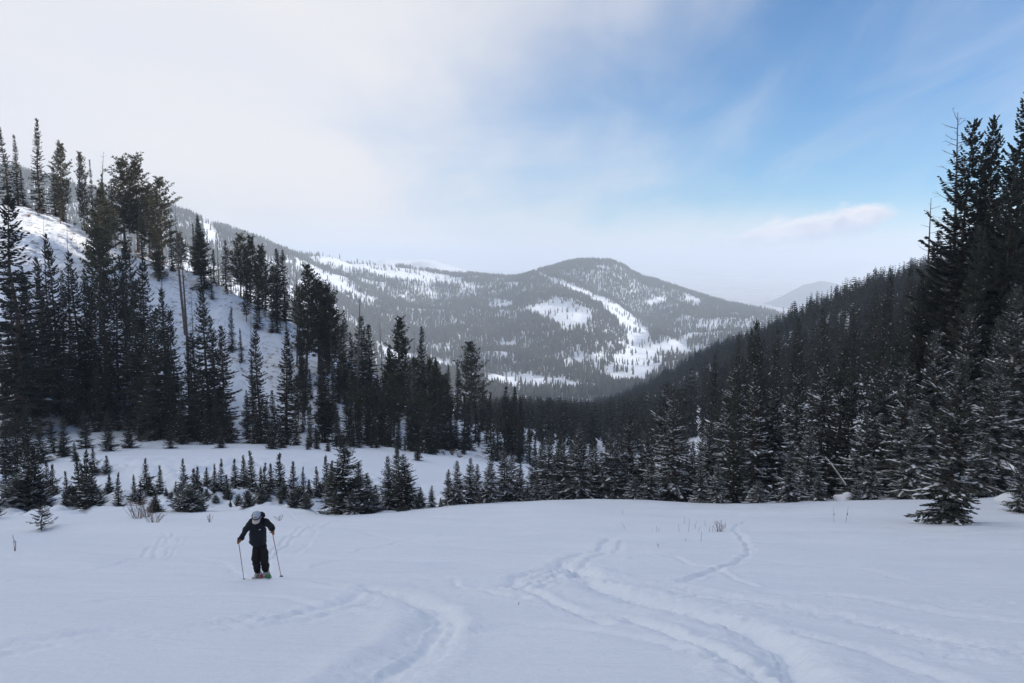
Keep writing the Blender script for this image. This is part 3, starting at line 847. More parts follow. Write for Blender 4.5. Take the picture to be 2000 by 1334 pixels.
# valley woods and the shaded right slope
x1, y1 = scatter(9000, 560, 1080, 560, 1500); x2, y2 = scatter(8500, 175, 640, 900, 2120); x3, y3 = scatter(900, 175, 560, 300, 960)
x = np.concatenate([x1, x2, x3]); y = np.concatenate([y1, y2, y3]); z = H(x, y); px, py = proj(x, y, z)
d = np.ones(len(x)); nn = fbm(x/40., y/40., 88, 3)
d *= 1-.75*sstep(nn, .25, .45)
d = np.where((px > 1290) & (px < 1380) & (py > 800) & (py < 850), .25, d)
for P_ in OPEN[:1]: d = np.where(inpoly(px, py, P_), .03, d)
keep = rg.random(len(x)) < d*np.interp(y, [175, 400, 900], [.95, .9, .9])
x, y, z, px = x[keep], y[keep], z[keep], px[keep]; n = len(x); sc = rg.uniform(.5, 1.15, n)*np.where((y > 620) & (px < 1330), .68, 1)
lim = np.interp(px, [300, 560, 900, 960, 1000, 1100, 1160, 1200, 1300, 1400, 1450, 1500, 1550, 1600, 1650, 1700, 1780, 1850, 2100], [760, 760, 790, 775, 770, 775, 782, 768, 712, 648, 612, 590, 562, 548, 520, 508, 485, 450, 330])
mh = (ratio(lim+rg.uniform(-4, 22, n))*y-z)/15.
mh = np.where(y > 620, (ratio(lim-24+rg.uniform(-4, 16, n))*y-z)/15., mh)
sc = np.minimum(sc, mh); kk = sc > .22
x, y, z, px, sc = x[kk], y[kk], z[kk], px[kk], sc[kk]; n = len(x)
print('mid trees', n)
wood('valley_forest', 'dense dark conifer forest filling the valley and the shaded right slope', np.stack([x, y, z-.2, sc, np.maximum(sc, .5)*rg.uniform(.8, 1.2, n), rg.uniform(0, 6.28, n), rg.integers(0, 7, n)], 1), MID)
# the same wood goes on over the mountain to the right of the picture
n = 5200; x = rg.uniform(30, 420, n); y = rg.uniform(-260, 300, n); k = (x > 36+np.maximum(y-20, 0)*.70) & (rg.random(n) < .8)
x, y = x[k], y[k]; n = len(x); z = H(x, y); sc = rg.uniform(.6, 1.1, n)
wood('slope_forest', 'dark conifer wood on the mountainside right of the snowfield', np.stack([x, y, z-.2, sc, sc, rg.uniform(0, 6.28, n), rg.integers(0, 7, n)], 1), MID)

# ------------------------------------------------------------------ individual trees
COUNT = {}
def plant(key, px, top, y, label, cat='tree', group=None, name=None, wide=1.0, h=None, variant=None, rot=None, sink=0.0, by_base=None):
    """stands a copy of a tree at picture column px, forward distance y; its tip reaches row top"""
    if by_base is not None:      # find the distance where the ground shows on that row
        ys = np.linspace(38, 170, 1300); rr = float(ratio(by_base)); uu = float(uval(px, by_base))
        dd = rr*ys-H(uu*ys, ys); idx = np.where(dd < 0)[0]
        y = float(ys[idx[0]]) if len(idx) else y
    bpy_ = by_base
    x = 0
    basepy = 900
    for _ in range(3):
        x = float(uval(px, top if h is None else basepy))*y; zb = Hs(x, y); basepy = proj(x, y, zb)[1]
    if h is None:
        h = max(.4, float(ratio(top))*y-zb)
    c = COUNT.get(key, 0); COUNT[key] = c+1
    pr = PROTO[key]; ph, parts = pr[(c if variant is None else variant) % len(pr)]
    nm = name or {'snag': 'dead_tree', 'bushy_snag': 'dead_tree', 'curved_snag': 'dead_tree', 'pine': 'pine_tree', 'scraggy_pine': 'pine_tree', 'young_fir': 'young_fir', 'fir_clump': 'fir_bush'}.get(key, 'spruce_tree' if 'spruce' in key else 'fir_tree')
    e = bpy.data.objects.new(nm, None); COL.objects.link(e)
    s = h/ph; rnd = random.Random(int(px*13+top*7+y))
    e.location = (x, y, zb-.06-sink)
    ws = s*wide*(ph/18 if 0 else 1)
    e.scale = (ws, ws, s)
    e.rotation_euler = (rnd.uniform(-.035, .035), rnd.uniform(-.035, .035), rnd.uniform(0, 6.28) if rot is None else rot)
    e.empty_display_size = .5
    tag(e, label, cat, group)
    for pn, me in parts:
        o = bpy.data.objects.new(pn, me); COL.objects.link(o); o.parent = e
        if pn in ('snow_load', 'branches', 'crown'): o['kind'] = 'stuff'
    return e

G_SKY = 'trees along the left ridge'
ridge = [
 ('spire_fir', 8, 248, 150, 1.3, 'tall narrow fir at the very left edge of the ridge top'),
 ('spire_fir', 27, 262, 152, 1.1, 'narrow fir just right of the leftmost fir on the ridge top'),
 ('spire_fir', 42, 330, 150, 1.3, 'lower fir in front of the leftmost pair on the ridge top'),
 ('spire_fir', 70, 230, 150, 1.15, 'very tall slender spire fir standing alone against the cloud on the left ridge'),
 ('pine', 114, 279, 152, .85, 'airy open pine right of the tall spire fir on the ridge'),
 ('pine', 158, 298, 156, .5, 'thin scraggly pine with broken crown right of the airy pine'),
 ('spire_fir', 176, 312, 156, .6, 'pencil thin fir beside the curved dead tree on the ridge'),
 ('curved_snag', 193, 296, 154, 1, 'bare dead tree with a bent top on the left ridge'),
 ('spire_fir', 200, 338, 152, .8, 'small spire fir directly right of the bent dead tree'),
 ('pine', 186, 366, 132, 1.0, 'broad dark pine below the ridge line under the bent dead tree'),
 ('pine', 236, 310, 150, 1.15, 'big dense round topped pine, largest crown on the left ridge'),
 ('pine', 262, 308, 153, 1.0, 'dense pine joined to the right side of the largest ridge crown'),
 ('pine', 288, 362, 150, 1.0, 'dark pine between the largest ridge crown and the snow dusted pine'),
 ('pine', 312, 348, 148, 1.0, 'pine with rounded sloping crown and reddish trunk ending the high ridge group'),
 ('pine', 222, 400, 146, .9, 'low pine filling the foot of the biggest ridge group'),
 ('snag', 352, 402, 128, 1, 'tall bare pole of a dead tree standing before the snowy face'),
 ('spire_fir', 377, 436, 148, .8, 'thin fir just left of the full cone shaped fir on the ridge'),
 ('tall_fir', 394, 427, 142, 1.2, 'full cone shaped fir on the ridge right of the bare pole'),
 ('snag', 423, 447, 150, .8, 'thin dead tree between two firs on the ridge'),
 ('tall_fir', 438, 468, 150, 1.1, 'small neat pointed fir alone on the snowy ridge'),
 ('pine', 466, 458, 146, 1.1, 'dense pine right of the small pointed fir'),
 ('pine', 486, 464, 150, .9, 'second dense pine sharing a crown with its left neighbour'),
 ('pine', 509, 480, 150, .9, 'ragged pine in the middle of the descending ridge'),
 ('tall_fir', 537, 485, 148, 1.2, 'left one of two twin pointed firs halfway down the ridge'),
 ('tall_fir', 553, 487, 150, 1.2, 'right one of two twin pointed firs halfway down the ridge'),
 ('bushy_snag', 575, 530, 152, .8, 'rusty brown half dead tree right of the twin firs'),
 ('pine', 593, 520, 150, .9, 'pointed dark pine beyond the twin firs'),
 ('pine', 618, 545, 152, 1.0, 'first of three close dark pines stepping down the ridge'),
 ('pine', 635, 556, 154, .9, 'second of three close dark pines stepping down the ridge'),
 ('pine', 645, 580, 152, .8, 'third and lowest of three close dark pines on the ridge'),
 ('tall_fir', 667, 604, 146, 1.1, 'dark fir just left of the tall sparse dead tree'),
 ('snag', 692, 560, 140, 1.1, 'tallest sparse dead tree rising over the far hillside in mid ridge'),
 ('tall_fir', 705, 615, 146, 1.5, 'thick dark fir right of the tall sparse dead tree'),
 ('tall_fir', 722, 632, 150, 1.4, 'second thick dark fir right of the tall sparse dead tree'),
 ('bushy_snag', 749, 628, 150, .7, 'pale grey dead tree with fine twigs before the far hillside'),
 ('pine', 771, 621, 152, .8, 'straight open pine right of the pale grey dead tree'),
 ('tall_fir', 786, 660, 156, 1.0, 'dark fir tucked behind the straight open pine'),
 ('snag', 802, 636, 150, .8, 'thin leaning dead trunk at the low end of the ridge'),
 ('tall_fir', 818, 637, 158, 1.0, 'narrow drooping fir right of the thin leaning dead trunk'),
 ('bushy_snag', 800, 690, 138, 1.0, 'frosted bare branched tree under the low end of the ridge'),
 ('tall_fir', 846, 702, 160, 1.1, 'fir standing in the dip left of the lone round headed pine'),
 ('tall_fir', 873, 712, 162, 1.0, 'pointed fir left of the lone round headed pine'),
 ('tall_fir', 893, 706, 160, 1.0, 'pointed fir touching the lone round headed pine'),
 ('pine', 920, 670, 158, 1.0, 'lone round headed pine that overlooks the valley at the ridge end'),
 ('tall_fir', 942, 745, 160, 1.4, 'broad fir under the right side of the lone round headed pine'),
]
for k, px_, tp, yy, wd, lb in ridge: plant(k, px_, tp, yy-(24 if 560 < px_ < 860 else 0), lb, group=G_SKY, wide=wd)

rf0 = random.Random(9)
fill = sorted([(rf0.uniform(*q), rf0.uniform(136, 158)) for q in ((84, 150), (95, 160), (120, 180), (140, 200), (165, 215), (200, 240), (210, 300), (250, 330), (290, 350), (330, 370), (365, 400), (400, 440), (380, 470), (440, 500), (450, 520), (490, 540), (500, 560), (520, 575), (540, 590), (560, 610), (330, 480), (100, 330), (480, 580))])
for i, (a, c) in enumerate(fill):
    gz_ = Hs((a-1000)/F*c, c); gy_ = proj((a-1000)/F*c, c, gz_)[1]
    plant('pine' if i % 2 else 'tall_fir', a, gy_-rf0.uniform(55, 125), c, nth(i)+' lesser conifer from the left between the big trees of the left ridge', group='lesser trees along the left ridge', wide=rf0.uniform(.9, 1.2))
G_L = 'dark firs on the lower left slope'
lower = [
 ('tall_fir', 12, 380, 92, 1.5, 'big dark tree rising from the left edge over the snowy face'),
 ('tall_fir', 70, 500, 104, 1.1, 'dark fir right of the big left edge tree'),
 ('snag', 84, 430, 110, .7, 'thin dead stem standing out against the upper left snow'),
 ('tall_fir', 104, 455, 106, 1.0, 'pointed fir with its tip against the upper left snow'),
 ('snag', 120, 424, 112, .6, 'bare straight stem right of the pointed fir on the upper left snow'),
 ('pine', 186, 445, 118, 1.1, 'wide boughed pine crossing the snow strip under the ridge'),
 ('tall_fir', 150, 490, 104, 1.3, 'dark fir in the thick of the left wood with broad crown'),
 ('pine', 240, 475, 122, .9, 'wispy pine under the largest ridge crown'),
 ('snag', 318, 500, 112, .8, 'slanting dead pole before the snow right of the left wood'),
 ('tall_fir', 289, 506, 98, 1.4, 'tall straight dark fir at the right end of the left wood, roots on the bench'),
 ('tall_fir', 300, 600, 93, 1.6, 'dense dark fir in front of the tallest fir of the left wood'),
 ('tall_fir', 397, 562, 96, 1.3, 'tall dark fir beside the open snow with two smaller firs at its foot'),
 ('tall_fir', 428, 635, 95, 1.4, 'dark fir leaning over the open snow at the right border of the left wood'),
 ('snag', 357, 450, 104, 1.0, 'long bare trunk with side twigs left of the dark fir by the open snow'),
 ('bushy_snag', 372, 560, 108, .6, 'grey twiggy dead tree against the snow behind the bare trunk'),
 ('tall_fir', 502, 636, 92, 1.2, 'left one of two tall firs standing on the bench beyond the open snow'),
 ('snag', 486, 600, 96, .7, 'thin dead trunk just left of the two tall bench firs'),
 ('tall_fir', 553, 645, 92, 1.4, 'right one of two tall firs on the bench beyond the open snow'),
 ('tall_fir', 520, 780, 90, 1.5, 'short thick fir between the two tall bench firs'),
 ('tall_fir', 575, 780, 90, 1.3, 'short fir at the right foot of the tall bench firs'),
 ('tall_fir', 630, 690, 100, 1.3, 'dark fir isolated on the white slope right of the bench firs'),
 ('tall_fir', 655, 785, 92, 1.2, 'narrow fir under the isolated dark fir on the white slope'),
 ('tall_fir', 603, 788, 88, 1.4, 'bench fir with its foot in the open snow near the middle'),
 ('tall_fir', 618, 830, 86, 1.8, 'lowest fir on the bench edge right of the tall bench firs'),
 ('snag', 648, 640, 120, .7, 'bare stem between dark trees on the white slope'),
]
for k, px_, tp, yy, wd, lb in lower: plant(k, px_, tp, yy, lb, group=G_L, wide=wd*.85)
# the packed left wood
rr = random.Random(12)
wl = sorted([(20,505,100),(45,520,103),(62,560,98),(85,540,108),(95,600,96),(118,520,112),(130,560,100),(140,610,93),(165,535,108),(178,560,99),(198,520,110),(207,590,96),(222,540,106),(235,535,112),(248,600,100),(262,545,104),(275,580,110),(5,560,94),(30,640,92),(55,650,90),(110,640,92),(160,660,91),(190,660,92),(222,650,93),(255,670,94),(315,560,104),(333,600,98),(345,640,95),(370,650,96),(382,700,92),(410,610,104),(445,720,96),(12,700,86),(38,730,84),(66,742,82),(95,735,86),(128,705,90),(150,745,88),(215,735,90),(243,750,90),(330,720,92),(355,735,91),(392,745,89),(418,750,90),(440,770,92),
      (0,640,88),(75,690,88),(180,720,90),(270,700,94),(300,740,90)])
wl = [(a, b, c if a > 260 else max(c, 96+rr.uniform(0, 8))) for k_, (a, b, c) in enumerate(wl) if not (k_ % 4 == 1 and b > 540)]
for i, (a, b, c) in enumerate(wl):
    plant('tall_fir', a+rr.uniform(-3, 3), b+rr.uniform(-10, 10), c, nth(i)+' fir from the left, %s, in the packed dark wood on the left slope' % ('tall' if b < 600 else 'low'), group='firs packed in the left wood', wide=rr.uniform(.75, 1.05)*(1.25 if b > 640 else 1))
face = sorted([(565,700,118),(585,690,122),(605,720,116),(590,760,104),(640,740,110),(665,700,124),(676,740,114),(560,810,92),(690,735,122),(706,720,126),(724,705,128),(738,730,118),(752,715,126),(768,735,116),(748,750,108),(784,720,128),(700,770,104),(720,790,100),(662,800,96),(805,735,124),(822,740,126),(838,735,128),(535,760,98),(480,760,100),(492,700,108),(470,640,124),(450,600,128),(412,520,140),(500,560,138),(530,590,138),(560,620,136),(600,610,138),(640,650,134)])
for i, (a, b, c) in enumerate(face):
    plant('tall_fir' if i % 4 else 'spire_fir', a, b, c, nth(i)+' dark fir from the left scattered over the white face under the ridge', group='firs on the white face', wide=rr.uniform(.85, 1.25))
rf = random.Random(4)
f2 = sorted([(rf.uniform(575, 880), rf.uniform(98, 134)) for _ in range(44)])
for i, (a, c) in enumerate(f2):
    u_ = (a-1000)/F; gz_ = Hs(u_*c, c); gy_ = proj(u_*c, c, gz_)[1]
    plant('tall_fir' if i % 3 else 'pine', a, gy_-rf.uniform(70, 135), c, nth(i)+' conifer from the left in the broken wood under the lower ridge', group='trees of the broken wood under the ridge', wide=rf.uniform(.9, 1.3), name='fir_tree' if i % 3 else 'pine_tree')
# dark strip of firs that runs from the slope into the gully
strip = sorted([(680,770),(700,800),(718,780),(735,810),(745,760),(762,775),(778,815),(795,790),(805,760),(815,825),(830,770),(842,800),(855,765),(866,810),(880,770),(892,800),(905,765),(915,790),(928,770),(936,815),(950,790),(962,770),(972,800),(985,760),(998,780),(1008,755),(1020,790),(1035,820),(690,830),(725,845),(760,840),(790,850),(850,840),(875,850),(905,845),(935,850),(965,845),(990,835),(1015,840),(1045,850),(1058,835),(1075,850),(1090,838),(1112,848)])
for i, (a, b) in enumerate(strip):
    yy = (97+rr.uniform(-4, 8)) if a < 850 else 108+rr.uniform(-6, 16)
    plant('spire_fir' if i % 3 else 'tall_fir', a, b+rr.uniform(-8, 8), yy, nth(i)+' narrow dark fir from the left in the strip below the ridge end', group='firs packed in the gully strip', wide=rr.uniform(1.2, 1.6))
for a, b, w_, lb in [(815,838,1.5,'fir with brownish foot alone in the snow hollow behind the crest row'),(775,850,1.2,'small fir on the snow hollow left of the brown footed fir'),(600,850,1.6,'low fir on the upper edge of the bench behind the young firs'),(640,850,1.6,'low fir by the big crest fir on the bench edge')]:
    plant('tall_fir', a, b, 84, lb, group='single firs behind the crest', wide=w_)
# lower edge of the left wood: short firs with their feet on the bench
edge = sorted([(100,815,80),(122,800,82),(165,800,80),(210,790,84),(250,805,83),(272,800,88),(330,810,88),(352,790,88),(400,800,84),(430,812,88),(448,800,90),(500,800,86),(530,806,86),(548,815,85),(75,800,78),(50,790,76),(28,800,74),(8,790,72),(145,860,72),(120,850,74)])
for i, (a, b, c) in enumerate(edge):
    c = c-(5 if i % 3 == 0 else 0 if i % 3 == 1 else -4)
    plant('dark_spruce', a, b+(12 if i % 3 == 0 else 0), c, nth(i)+' short bushy fir from the left along the foot of the left wood', group='short firs along the foot of the left wood', wide=1.25, name='fir_tree')

# young firs on the bank behind the skier
bank = sorted([ # px, top, base
 (10,895,965),(28,882,950),(52,848,990),(68,870,985),(90,898,950),(100,905,962),(130,918,985),(150,885,985),(166,880,992),(182,872,925),(160,905,990),(176,900,988),(207,888,925),(212,925,965),
 (228,922,988),(262,926,978),(272,938,985),(284,893,955),(290,930,965),(310,908,962),(302,955,1000),(324,950,968),(343,938,962),(358,894,955),(378,914,962),(385,910,968),(402,912,950),
 (418,905,960),(430,895,958),(443,925,965),(458,895,950),(475,888,950),(490,880,955),(507,912,970),(516,902,975),(526,903,960),(546,884,965),(572,900,972),(592,911,962),(603,935,970),(617,910,968),(638,888,962),(650,898,955)])
for i, (a, b, c) in enumerate(bank):
    hgt = 'tall ' if c-b > 75 else ('tiny ' if c-b < 40 else 'slim ')
    sidew = 'counting from the left frame edge'
    plant('young_fir', a, b, 50, '%syoung fir, %s from the left on the snow bank behind the skier' % (hgt, nth(i)), group='young firs on the snow bank', by_base=c, wide=1.0+.35*rr.random()+(.5 if c-b < 50 else 0))
bush = sorted([(38,930,985,1.6),(20,955,975,1.2),(180,940,960,1.0),(210,945,965,1.0),(60,960,995,1.6),(140,950,985,1.4),(190,955,985,1.0),(370,950,998,1.5),(352,950,975,1.0),(392,975,998,.9),(300,975,1000,.8),(335,960,975,.8),(403,955,975,.8),(421,965,983,.8),(445,955,975,.8),(466,965,988,.8),(484,958,988,.9),(510,955,985,1.1),(555,945,972,1),(572,960,992,1.0),(598,965,992,.8),(548,972,984,.6),(585,950,985,1.2),(450,978,990,.5),(625,945,970,1.2)])
for i, (a, b, c, w_) in enumerate(bush):
    plant('fir_clump', a, b, 50, nth(i)+' low fir bush from the left at the feet of the young firs', cat='bush', group='low fir bushes on the snow bank', by_base=c, wide=w_*.8+.3)

# row of firs on the crest in the middle
crest = [
 ('dark_spruce', 672, 846, 1008, 1.45, 'big bushy spruce at the left end of the crest row, right of the skier'),
 ('near_spruce', 645, 905, 985, 1.0, 'small spruce at the left foot of the big bushy spruce'),
 ('near_spruce', 690, 955, 1012, 1.6, 'low snowy spruce before the big bushy spruce'),
 ('near_spruce', 716, 925, 1006, 1.2, 'middle sized spruce right of the big bushy spruce'),
 ('near_spruce', 735, 945, 1003, 1.2, 'short spruce at the right end of the first clump on the crest'),
 ('near_spruce', 700, 900, 1000, 1.1, 'spruce behind the first clump of the crest row'),
 ('near_spruce', 757, 888, 998, .9, 'slender spruce left of the stout spruce in the second clump'),
 ('dark_spruce', 792, 885, 1000, 1.45, 'stout full spruce of the second clump on the crest'),
 ('near_spruce', 772, 870, 975, .8, 'spruce tip behind the second clump on the crest'),
 ('near_spruce', 820, 950, 998, 1.3, 'very small spruce right of the stout full spruce'),
 ('near_spruce', 844, 946, 998, 1.0, 'small lone spruce in the gap of the crest row'),
 ('near_spruce', 860, 970, 997, 1.2, 'tiny spruce right of the small lone spruce'),
 ('near_spruce', 876, 915, 994, .95, 'open spruce that starts the third clump of the row'),
 ('near_spruce', 895, 898, 994, 1.0, 'spruce in the third clump, left of its twin topped neighbour'),
 ('near_spruce', 915, 893, 990, 1.0, 'twin topped spruce of the third clump'),
 ('near_spruce', 930, 905, 985, 1.0, 'spruce at the right end of the third clump'),
 ('near_spruce', 942, 950, 990, 1.2, 'low spruce between the third and the fourth clump'),
 ('near_spruce', 958, 888, 992, 1.0, 'dark slender spruce before the white hollow'),
 ('near_spruce', 985, 872, 985, 1.05, 'taller spruce in the fourth clump of the row'),
 ('near_spruce', 998, 880, 980, 1.0, 'spruce right beside the taller one of the fourth clump'),
 ('near_spruce', 1016, 905, 985, 1.1, 'grey frosted spruce at the right end of the fourth clump'),
 ('near_spruce', 1030, 945, 986, 1.3, 'low frosted spruce where the row closes up'),
]
for k, px_, tp, bs, wd, lb in crest: plant(k, px_, tp, 45, lb, group='spruces along the snow crest', by_base=None, wide=wd) if False else plant(k, px_, tp, 42+(1010-bs)*.28, lb, group='spruces along the snow crest', wide=wd*1.2)
mid = sorted([(1046,880),(1058,862),(1072,842),(1085,862),(1092,880),(1104,850),(1118,868),(1130,825),(1141,848),(1152,870),(1165,862),(1178,880),(1190,832),(1202,865),(1214,880),(1235,806),(1250,868),(1265,840),(1050,930),(1080,925),(1098,940),(1125,925),(1150,930),(1175,925),(1200,930),(1168,905),(1222,905)])
for i, (a, b) in enumerate(mid):
    plant('near_spruce', a, b, 50+rr.uniform(-2, 6), nth(i)+' snow flecked spruce from the left in the closed crest row', group='spruces in the closed middle of the crest row', wide=rr.uniform(.95, 1.25)*(1.2 if b > 900 else 1))

right = [
 ('near_spruce', 1240, 925, 46, 1.9, 'low wide snow laden spruce where the right wood begins'),
 ('near_spruce', 1270, 890, 47, 1.4, 'snow laden spruce just left of the twin tall spruces'),
 ('near_spruce', 1297, 745, 52, .95, 'taller back one of two twin spruces at the start of the right wood'),
 ('near_spruce', 1317, 752, 49, 1.0, 'front one of two twin tall spruces at the start of the right wood'),
 ('near_spruce', 1350, 860, 50, 1.1, 'thin dark spruce right of the twin tall spruces'),
 ('near_spruce', 1368, 905, 46, 1.4, 'small frosted spruce between the twins and the black spruce'),
 ('near_spruce', 1388, 820, 55, 1.1, 'frosted spruce left of the black narrow spruce'),
 ('near_spruce', 1405, 900, 45, 1.4, 'short frosted spruce at the foot of the black narrow spruce'),
 ('dark_spruce', 1437, 738, 47, .72, 'black narrow spruce in front of the right wood'),
 ('near_spruce', 1430, 690, 58, .9, 'spruce behind the black narrow spruce'),
 ('dark_spruce', 1492, 622, 56, .75, 'tall brownish green spruce left of centre in the right wood'),
 ('near_spruce', 1475, 720, 54, .9, 'spruce half hidden by the tall brownish green spruce'),
 ('near_spruce', 1520, 735, 56, 1.0, 'dark spruce right of the tall brownish green spruce'),
 ('near_spruce', 1545, 880, 46, 1.5, 'brown twiggy spruce bush at the front of the right wood'),
 ('near_spruce', 1482, 935, 45, 2.0, 'low snowy spruce at the foot of the right wood'),
 ('near_spruce', 1578, 830, 50, 1.1, 'slim spruce before the gap with the fallen trunk'),
 ('near_spruce', 1600, 925, 47, 1.9, 'round low snow covered spruce left of the fallen trunk'),
 ('dark_spruce', 1638, 676, 56, .95, 'broad pitch dark spruce in the centre of the right wood'),
 ('dark_spruce', 1660, 690, 60, .8, 'dark spruce grown together with the broad pitch dark one'),
 ('near_spruce', 1560, 700, 66, .9, 'spruce behind the gap of the right wood'),
 ('near_spruce', 1608, 690, 68, .9, 'spruce tip left of the broad pitch dark spruce'),
 ('near_spruce', 1688, 800, 52, 1.2, 'spruce with snowy boughs right of the broad dark spruce'),
 ('near_spruce', 1702, 890, 47, 1.7, 'heavily snowed low spruce at the front right of the gap'),
 ('near_spruce', 1672, 940, 46, 1.9, 'lowest snowed spruce hugging the snow right of the fallen trunk'),
 ('near_spruce', 1735, 700, 54, .9, 'tall spruce with white edged boughs left of the lone spruce'),
 ('dark_spruce', 1718, 640, 60, .7, 'dark slender spruce under the big edge trees'),
 ('near_spruce', 1772, 690, 50, 1.0, 'white flecked spruce close behind the lone spruce on its left'),
 ('near_spruce', 1826, 640, 52, .9, 'tall pointed snowy spruce right behind the lone spruce'),
 ('near_spruce', 1790, 800, 47, 1.2, 'snowy spruce at the left shoulder of the lone spruce'),
 ('near_spruce', 1905, 590, 56, .85, 'brown tipped spruce between lone spruce and edge trees'),
 ('near_spruce', 1945, 700, 49, 1.2, 'snow laden spruce right behind the lone spruce'),
 ('near_spruce', 1960, 620, 54, .9, 'dark spruce over the snow covered log'),
 ('near_spruce', 1990, 560, 52, 1.0, 'tall snowy spruce at the right edge of the picture'),
 ('near_spruce', 1925, 850, 46, 1.4, 'short snowy spruce behind the lone spruce on its right'),
 ('near_spruce', 1998, 890, 39, 1.3, 'low dark spruce cut by the right frame edge above the snowfield'),
 ('edge_spruce', 1868, 238, 62, .95, 'tall open boughed spruce, leftmost of the giants against the blue sky'),
 ('bushy_snag', 1893, 212, 64, .8, 'dead topped tree with bare twigs among the giants at the right'),
 ('edge_spruce', 1942, 222, 66, .75, 'giant spruce with pointed tip right of the dead topped tree'),
 ('edge_spruce', 1912, 262, 68, .6, 'narrow spruce between dead topped tree and pointed giant'),
 ('edge_spruce', 1988, 168, 62, .9, 'highest giant spruce at the right frame edge'),
 ('edge_spruce', 1968, 300, 58, .8, 'giant spruce with heavy low boughs in front of the highest one'),
 ('snag', 1812, 385, 66, .9, 'bare dead pole with long side twigs left of the giants'),
 ('edge_spruce', 1838, 470, 64, .8, 'dark spruce at the left shoulder of the giants'),
 ('edge_spruce', 1900, 440, 58, .9, 'dark spruce below the giants filling the right side'),
 ('edge_spruce', 1800, 540, 62, .8, 'dark spruce below the bare pole'),
 ('edge_spruce', 2030, 200, 60, .9, 'giant spruce just outside the right frame edge with boughs in view'),
]
for k, px_, tp, yy, wd, lb in right: plant(k, px_, tp, yy, lb, group='trees of the right wood', wide=wd)
back = sorted([(1230,860,90),(1275,800,95),(1340,830,98),(1372,800,100),(1400,760,96),(1455,760,98),(1530,790,92),(1585,760,96),(1625,760,98),(1690,690,92),(1715,720,86),(1750,600,100),(1765,640,88),(1790,620,82),(1815,580,90),(1850,560,80),(1880,600,80),(1930,560,80),(1955,520,82),(1985,480,78),(1415,850,70),(1365,860,72),(1500,830,74),(1550,840,72),(1620,850,70),(1730,820,64),(1760,830,62),(1850,800,60),(1890,790,58),(1960,800,58),(1990,800,56),
        (1440,650,125),(1400,690,130),(1470,640,130),(1520,640,120),(1560,620,130),(1610,600,125),(1670,600,120),(1700,570,120),(1735,540,115),(1780,520,110),(1330,760,120)])
back = [t for k_, t in enumerate(back) if t[2] > 100 or k_ % 2]
for i, (a, b, c) in enumerate(back):
    plant('dark_spruce', a, b, c, nth(i)+' dark spruce from the left standing deep in the right wood', group='spruces deep in the right wood', wide=rr.uniform(.62, .85))
plant('lone_spruce', 1872, 700, 34.2, 'lone snow dusted spruce with bare reddish trunk foot standing out on the right snowfield', wide=.98)
plant('scraggy_pine', 78, 983, 31.5, 'scraggly little leaning pine with tufted boughs at the left edge of the snowfield', wide=1.3)
plant('scraggy_pine', -6, 965, 37, 'sliver of a scraggly pine cut by the left frame edge', wide=.9, rot=2)

# ------------------------------------------------------------------ shrubs, grass stems, logs
def shrub(px, py, w, h, n, label, group=None, seed=1, m=None):
    x, y = ground_pt(px, py); z = Hs(x, y)
    rnd = random.Random(seed); b = Bld()
    for i in range(n):
        a = rnd.uniform(0, 6.28); r = rnd.uniform(0, .25)*w
        p = Vector((math.cos(a)*r, math.sin(a)*r*.6, -.05)); hh = h*rnd.uniform(.45, 1.1)
        tip = Vector((math.cos(a)*w*rnd.uniform(.1, .6)+p.x, math.sin(a)*w*.4*rnd.random()+p.y, hh))
        midp = p.lerp(tip, .5)+Vector((rnd.uniform(-.05, .05), 0, hh*.12))
        b.tube([p, midp, tip], [.009, .006, .003], 3, False)
        for q in range(3):
            s = midp.lerp(tip, rnd.uniform(0, .8)); b.tube([s, s+Vector((rnd.uniform(-.15, .15)*w, rnd.uniform(-.1, .1)*w, rnd.uniform(.08, .25)*h))], [.005, .003], 3, False)
    o = bpy.data.objects.new('shrub', b.mesh('shrub', [m or TWIG])); COL.objects.link(o); o.location = (x, y, z)
    tag(o, label, 'shrub', group)
G = 'bare shrubs poking out of the snow'
shrub(268, 1012, 1.0, .95, 34, 'bare brown willow shrub under the young firs left of the skier', G, 1)
shrub(300, 1018, 1.0, .6, 26, 'lower right half of the bare willow shrubs left of the skier', G, 2)
shrub(287, 1010, .7, .8, 20, 'bare willow shrub in the middle of the three left of the skier', G, 12)
shrub(410, 1018, .3, .35, 8, 'tiny bare shrub between willow shrubs and the skier', G, 3)
shrub(545, 1012, .45, .35, 9, 'faint thin shrub behind the skier on the right', G, 4)
shrub(1405, 1030, .45, .45, 16, 'tuft of bare twigs under the right wood', G, 5)
shrub(30, 1082, .3, .45, 4, 'few dry stalks on the snow at far left', G, 6)
def stalk(px, py, h, lean, label, head=False):
    x, y = ground_pt(px, py); z = Hs(x, y); b = Bld()
    b.tube([(0, 0, -.05), (lean*.4, 0, h*.5), (lean, 0, h)], [.008, .006, .004], 4)
    if head: b.tube([(lean*.5, 0, h*.45), (lean*.55+.02, 0, h*.6)], [.02, .012], 5)
    o = bpy.data.objects.new('dry_stalk', b.mesh('dry_stalk', [TWIG])); COL.objects.link(o); o.location = (x, y, z)
    tag(o, label, 'stalk', 'dry plant stalks in the snow')
